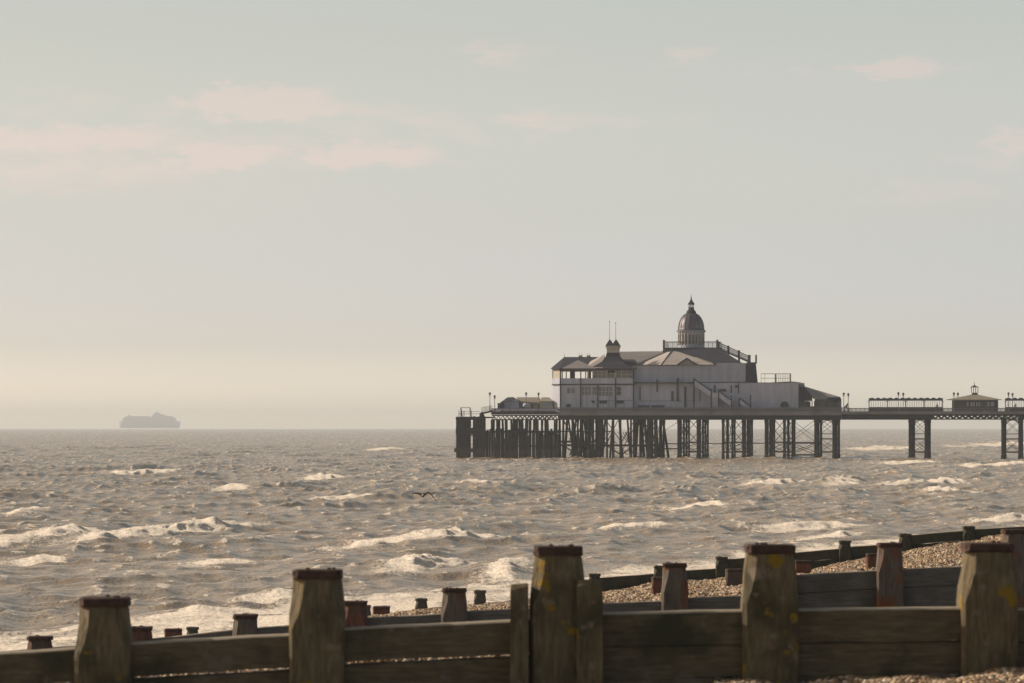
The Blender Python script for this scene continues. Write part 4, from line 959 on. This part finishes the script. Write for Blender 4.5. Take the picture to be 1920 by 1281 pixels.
b = B(); q = [P3(1010, 752.5, 3.3), P3(1038, 752.5, 3.3), P3(1038, 752.5, 11.5), P3(1010, 752.5, 11.5), P3(1016, 745.2, 7), P3(1030, 745.2, 7)]; b.hull(q); b.build('roof', M['kroof'], k2)
for a in ((996.5, 999.5),(1009, 1012.0),(979, 984)): 
    b = B(); pbox(b, a[0], a[1], 757.5, 766, 4.9, 4.995); b.build('opening', M['glass'], k2)
b = B(); pbox(b, 1019, 1029, 755, 763, 3.72, 3.795); b.build('window', M['white2'], k2)
b = B(); b.hull([P3(981,756,3.5), P3(992,756,3.5), P3(986,763,2.6), P3(994,763,2.6), P3(980,763,2.6), P3(986,757,2.6)]); tb = b.build('blue_tarpaulin', M['white2'], k2)
# planters / equipment by the pavilion corner
# neck shelters
def wind_shelter(px0, px1, label, nb, v0=5.6):
    t = pthing('wind_shelter', label, 'shelter', (px0+px1)/2, v0, ZD, 'glazed wind shelters along the pier')
    u0, u1 = U(px0, v0), U(px1, v0); zt, zb, zf = ZP(747, u0, v0), ZP(763.5, u0, v0), ZP(751.5, u0, v0)
    b = B(); b.box(u0, u1, v0, v0+1.6, zf, zt-.12); b.build('canopy', M['shelter'], t)
    b = B(); b.box(u0, u1, v0+.5, v0+1.1, ZD, zb); b.box(u0, u1, v0-.1, v0+.5, ZD, ZD+.45); b.build('bench', M['trim'], t)
    n_ = nb
    for i in range(n_+1):
        u = u0 + (u1-u0)*i/n_; b = B(); b.box(u-.08, u+.08, v0+.72, v0+.88, ZD, zt+.05)
        b.beam((u, v0+.8, zf-.35), (u-.35, v0+.8, zf), .05, .06); b.beam((u, v0+.8, zf-.35), (u+.35, v0+.8, zf), .05, .06); b.build('post', M['shelter'], t)
    b = B(); k = u0 + .45
    while k < u1: b.box(k-.035, k+.035, v0+.77, v0+.83, zb, zf); k += .45
    b.build('glazing_bars', M['scaf'], t)
    b = B(); k = u0
    i = 0
    while k < u1 - .2:
        b.hull([(k+.03, v0+.1, zt-.14), (k+1.2, v0+.1, zt-.14), (k+.6, v0+.1, zt+.14), (k+.03, v0+1.5, zt-.14), (k+1.2, v0+1.5, zt-.14), (k+.6, v0+1.5, zt+.14), (k+.3, v0+.1, zt+.06), (k+.9, v0+.1, zt+.06)]); k += 1.22
    b.build('scalloped_crest', M['pipe'], t)
    return t
wind_shelter(1629, 1767, 'long glazed wind shelter with scalloped roof edge left of the pyramid-roofed kiosk', 4)
wind_shelter(1885, 2030, 'glazed wind shelter cut off by the right edge of the photo', 4)
kk = pthing('kiosk', 'square kiosk with a spreading pyramid roof topped by an open lantern, farthest right', 'kiosk', 1827, 7, ZD)
vk = 7.0; uk = U(1827.5, vk)
b = B(); b.box(U(1785,4), U(1869.5,4), 4, 10.5, ZD, ZP(750.5,uk,4)); b.build('wall', M['board'], kk)
b = B(); q = [P3(1774.5, 749.3, 3), P3(1878.5, 749.3, 3), P3(1878.5, 749.3, 12), P3(1774.5, 749.3, 12)]
b.hull(q + [(x,y,z-.12) for x,y,z in q] + [P3(1820.5,740.3,6.3), P3(1834.5,740.3,6.3), P3(1834.5,740.3,8), P3(1820.5,740.3,8), P3(1800,746,5), P3(1854,746,5)]); rf = b.build('roof', M['kroof'], kk)
b = B(); b.hull([P3(1821,741,6.3), P3(1834.5,741,6.3), P3(1821,741,8), P3(1834.5,741,8), P3(1823,736.5,6.6), P3(1832.5,736.5,6.6), P3(1823,736.5,7.6), P3(1832.5,736.5,7.6)])
for px in (1821.5, 1825.5, 1829.5, 1833.5): 
    for v in (6.5, 7.7): u = U(px, v); b.box(u-.06, u+.06, v-.05, v+.05, ZP(737,u,v), ZP(726,u,v))
b.hull([P3(1818,726.5,6.2), P3(1836,726.5,6.2), P3(1818,726.5,8), P3(1836,726.5,8), P3(1826,723,7), P3(1828.5,723,7)]); b.hull([P3(1824.5,725,6.9), P3(1829.5,725,6.9), P3(1827,720,7), P3(1824.5,725,7.2), P3(1829.5,725,7.2)])
b.tube(P3(1826.8,721,7), P3(1826.8,715,7), .06, .02); b.build('lantern', M['trim'], rf)
for a in ((1813,1816),(1819.5,1823.5),(1824.5,1827.5),(1830,1833),(1834.5,1838),(1851,1855),(1858,1864)):
    b = B(); pbox(b, a[0], a[1], 754, 762, 3.93, 3.995); b.build('window', M['white'], kk)
for px in (1786, 1869): 
    b = B(); pbox(b, px-.8, px+.8, 750.6, 771, 3.6, 3.9); b.build('post', M['trim'], kk)

# lamps
def lamp(px, v, pyt, label, src=None):
    u = U(px, v); z = ZP(pyt, u, v)
    t = pthing('street_lamp', label, 'street lamp', px, v, ZD, 'lamps along the pier deck')
    h = z
    B().lathe(u, v, [(.16, ZD), (.15, ZD+.5), (.07, ZD+.6), (.055, h-.75), (.09, h-.7)], 8).build('pole', M['shelter'], t)
    b = B(); b.lathe(u, v, [(.10, h-.68), (.24, h-.25), (.27, h-.2), (.12, h-.06), (.03, h)], 8); b.beam((u-.3, v, h-.75), (u+.3, v, h-.75), .05, .05); b.build('lantern', M['shelter'], t)
    return t
lamp(918.5, .3, 735.5, 'taller lamp at the seaward tip of the deck'); lamp(927.5, 6, 741, 'shorter thin lamp just right of the one at the seaward tip')
lamp(986.5, 1.5, 735.5, 'lamp in front of the join between the two seaward kiosks'); lamp(1009.8, 6, 736, 'lamp rising behind the cream kiosk roof')
lamp(1582, .4, 736, 'left of the lamp pair beside the landward entrance building'); lamp(1590.5, 14.6, 737, 'right of the lamp pair beside the landward entrance building')
lamp(1684.5, .4, 735, 'left of the lamp pair above the long wind shelter'); lamp(1693.5, 14.6, 736.3, 'right of the lamp pair above the long wind shelter')
lamp(1788.5, .4, 735.5, 'left of the lamp pair above the pyramid-roofed kiosk eave'); lamp(1796, 14.6, 736, 'right of the lamp pair above the pyramid-roofed kiosk eave')
lamp(1891, .4, 735.5, 'left of the lamp pair near the right edge of the photo'); lamp(1898.5, 14.6, 736.7, 'right of the lamp pair near the right edge of the photo')

# people on the deck
def person(px, v, hgt, label, walk=.15, bend=0.0, seat=False):
    u = U(px, v); t = pthing('person', label, 'person', px, v, ZD)
    s = hgt/1.75; me = bpy.data.meshes.new('body'); z0 = 0.0
    J = [(0,0,.95),(0,0,1.2),(0,.02*0,1.42),(0,0,1.55),(0,0,1.68),
         (.10,0,.9),(.10+walk*.4,0,.5),(.10+walk*.2,0,.06),(.18+walk*.2,-.12,.03),
         (-.10,0,.9),(-.10-walk*.3,0,.5),(-.12-walk,0,.06),(-.06-walk,-.12,.03),
         (.2,0,1.4),(.26,-.02,1.12),(.24,-.12,.9),(-.2,0,1.4),(-.27,0,1.12),(-.26,-.1,.9)]
    E = [(0,1),(1,2),(2,3),(3,4),(0,5),(5,6),(6,7),(7,8),(0,9),(9,10),(10,11),(11,12),(2,13),(13,14),(14,15),(2,16),(16,17),(17,18)]
    R = [.14,.14,.15,.055,.10,.085,.062,.045,.04,.085,.062,.045,.04,.06,.045,.035,.06,.045,.035]
    def bd(p):
        x, y, z = p
        if z > .95: x += bend*(z-.95)
        return (x*s, y*s, z*s)
    me.from_pydata([bd(p) for p in J], E, []); o = bpy.data.objects.new('body', me); C.objects.link(o)
    md = o.modifiers.new('s', 'SKIN'); sv = me.skin_vertices[0].data
    for i, r in enumerate(R): sv[i].radius = (r*s, r*s*.8)
    sv[0].use_root = True
    sb = o.modifiers.new('u', 'SUBSURF'); sb.levels = 1; sb.render_levels = 1
    dg = bpy.context.evaluated_depsgraph_get(); m2 = bpy.data.meshes.new_from_object(o.evaluated_get(dg)); bpy.data.objects.remove(o)
    m2.name = 'body'; m2.materials.append(M['cloth']); m2.materials.append(M['skin'])
    for f in m2.polygons:
        f.use_smooth = True
        if f.center.z > 1.5*s or (f.center.z < .95*s and abs(f.center.x) > .2*s and f.center.z > .8*s): f.material_index = 1
    ob = bpy.data.objects.new('body', m2); C.objects.link(ob); ob.parent = t; WM[ob] = WM[t]
    hx = bd((0,0,1.72)); b = MB(WM[t]); b.lathe(hx[0], hx[1]+.03, [(.02, hx[2]-.06), (.105, hx[2]-.02), (.10, hx[2]+.05), (.02, hx[2]+.1)], 10); b.build('hair', M['hair'], ob)
    return t
person(1587.5, 2.5, 1.75, 'person in dark clothes standing on the deck right of the entrance building', .2, .25)
person(1583, 3.2, 1.45, 'stooping person in dark clothes close to the landward entrance building', .1, .7)
person(1757, 4.6, 1.7, 'person in dark clothes inside the right end of the long wind shelter', .1)
person(1903, 4.6, 1.65, 'person in dark clothes at the shelter beside the right edge', .12, .2)

# ------------------------------------------------------------------ ferry far out
YF = 12500.0
fy = thing('ferry', 'pale hazy ferry on the horizon far out at sea on the left', 'ferry', at(281, 801, YF)); 
def fpt(px, py, dy): return ((px-CX)/F*YF, YF+dy, EYE - (py-HZ)/F*YF)
def fbx(mb, a, b_, t, bt, d=14): 
    p = fpt(a, bt, 0); q = fpt(b_, t, 0); return mb.box(p[0], q[0], YF-d, YF+d, p[2], q[2])
b = MB(); b.hull([fpt(a, y, d) for a, y, d in ((223.5,790.5,-8),(223.5,790.5,8),(225,803,-9),(225,803,9),(338.5,790.5,0),(336.5,803,0),(322,790.5,-14),(322,790.5,14),(320,803,-13),(320,803,13),(230,790.5,-14),(230,790.5,14))]); b.build('hull', M['ferry'], fy)
b = MB(); fbx(b, 229, 331, 787, 790.4, 13); fbx(b, 231.5, 329, 783.5, 786.9, 12.5); fbx(b, 234, 326, 782.3, 783.4, 12); fbx(b, 236, 282, 780.5, 782.2, 11); fbx(b, 285, 315, 779.6, 782.2, 12); fbx(b, 287, 309, 777, 779.5, 11); b.build('superstructure', M['ferry'], fy)
b = MB(); fbx(b, 241, 245, 777.8, 780.4, 4); fbx(b, 316, 324, 780.6, 782.2, 10); b.build('bridge', M['ferry'], fy)
b = MB(); b.hull([fpt(a, y, d) for a, y, d in ((289,777,-6),(303,777,-6),(289,777,6),(303,777,6),(291,772.5,-5),(297,773.5,-5),(291,772.5,5),(297,773.5,5))]); b.build('funnel', M['ferry'], fy)
b = MB(); b.tube(fpt(294.5, 773, 0), fpt(294.5, 769.5, 0), 1.2, .6); b.build('mast', M['ferry'], fy)

# ------------------------------------------------------------------ gull low over the waves
YG = 230.0; gx, gy, gz = at(793, 929, YG)
gl = thing('seagull', 'gull with arched wings gliding low over the brown water', 'gull', (gx, gy, gz), 0)
sec = [(-.645,-.33,.05,.012),(-.635,-.22,.11,.018),(-.60,-.08,.17,.025),(-.53,.035,.21,.03),(-.40,.085,.23,.035),(-.22,.07,.24,.04),(-.09,.035,.34,.07),(0,0,.52,.15),(.09,.04,.34,.07),(.20,.09,.24,.04),(.30,.10,.23,.035),(.42,.0,.21,.03),(.52,-.10,.17,.022),(.60,-.18,.10,.016),(.655,-.235,.04,.01)]
vs = []; fs = []; K = 10
for x_, z_, c_, t_ in sec:
    for k in range(K):
        a = 2*math.pi*k/K; vs.append((gx + x_*1.15, gy + math.cos(a)*c_*.5 + (.05 if abs(x_) > .3 else 0)*abs(x_), gz + z_*1.5 + math.sin(a)*t_*.8*(1.0 if math.cos(a) < .6 else .6) + math.cos(a)*c_*.5*(.32 if abs(x_) > .05 else .05)))
for i in range(len(sec)-1):
    for k in range(K): fs.append((i*K+k, i*K+(k+1) % K, (i+1)*K+(k+1) % K, (i+1)*K+k))
fs += [tuple(range(K))[::-1], tuple(range((len(sec)-1)*K, len(sec)*K))]
gb = MB().add(vs, fs).build('body', M['feather'], gl, True)
hb = MB(); hb.lathe(0, 0, [(.01,-.08),(.045,-.05),(.055,0),(.045,.045),(.01,.07)], 10); hb.v = [(gx + a, gy - .27 - c, gz + .03 + b_) for a, b_, c in hb.v]; hb.build('head', M['white'], gl, True)
MB().tube((gx, gy-.33, gz+.025), (gx, gy-.40, gz+.01), .016, .004).build('bill', M['bill'], gl)
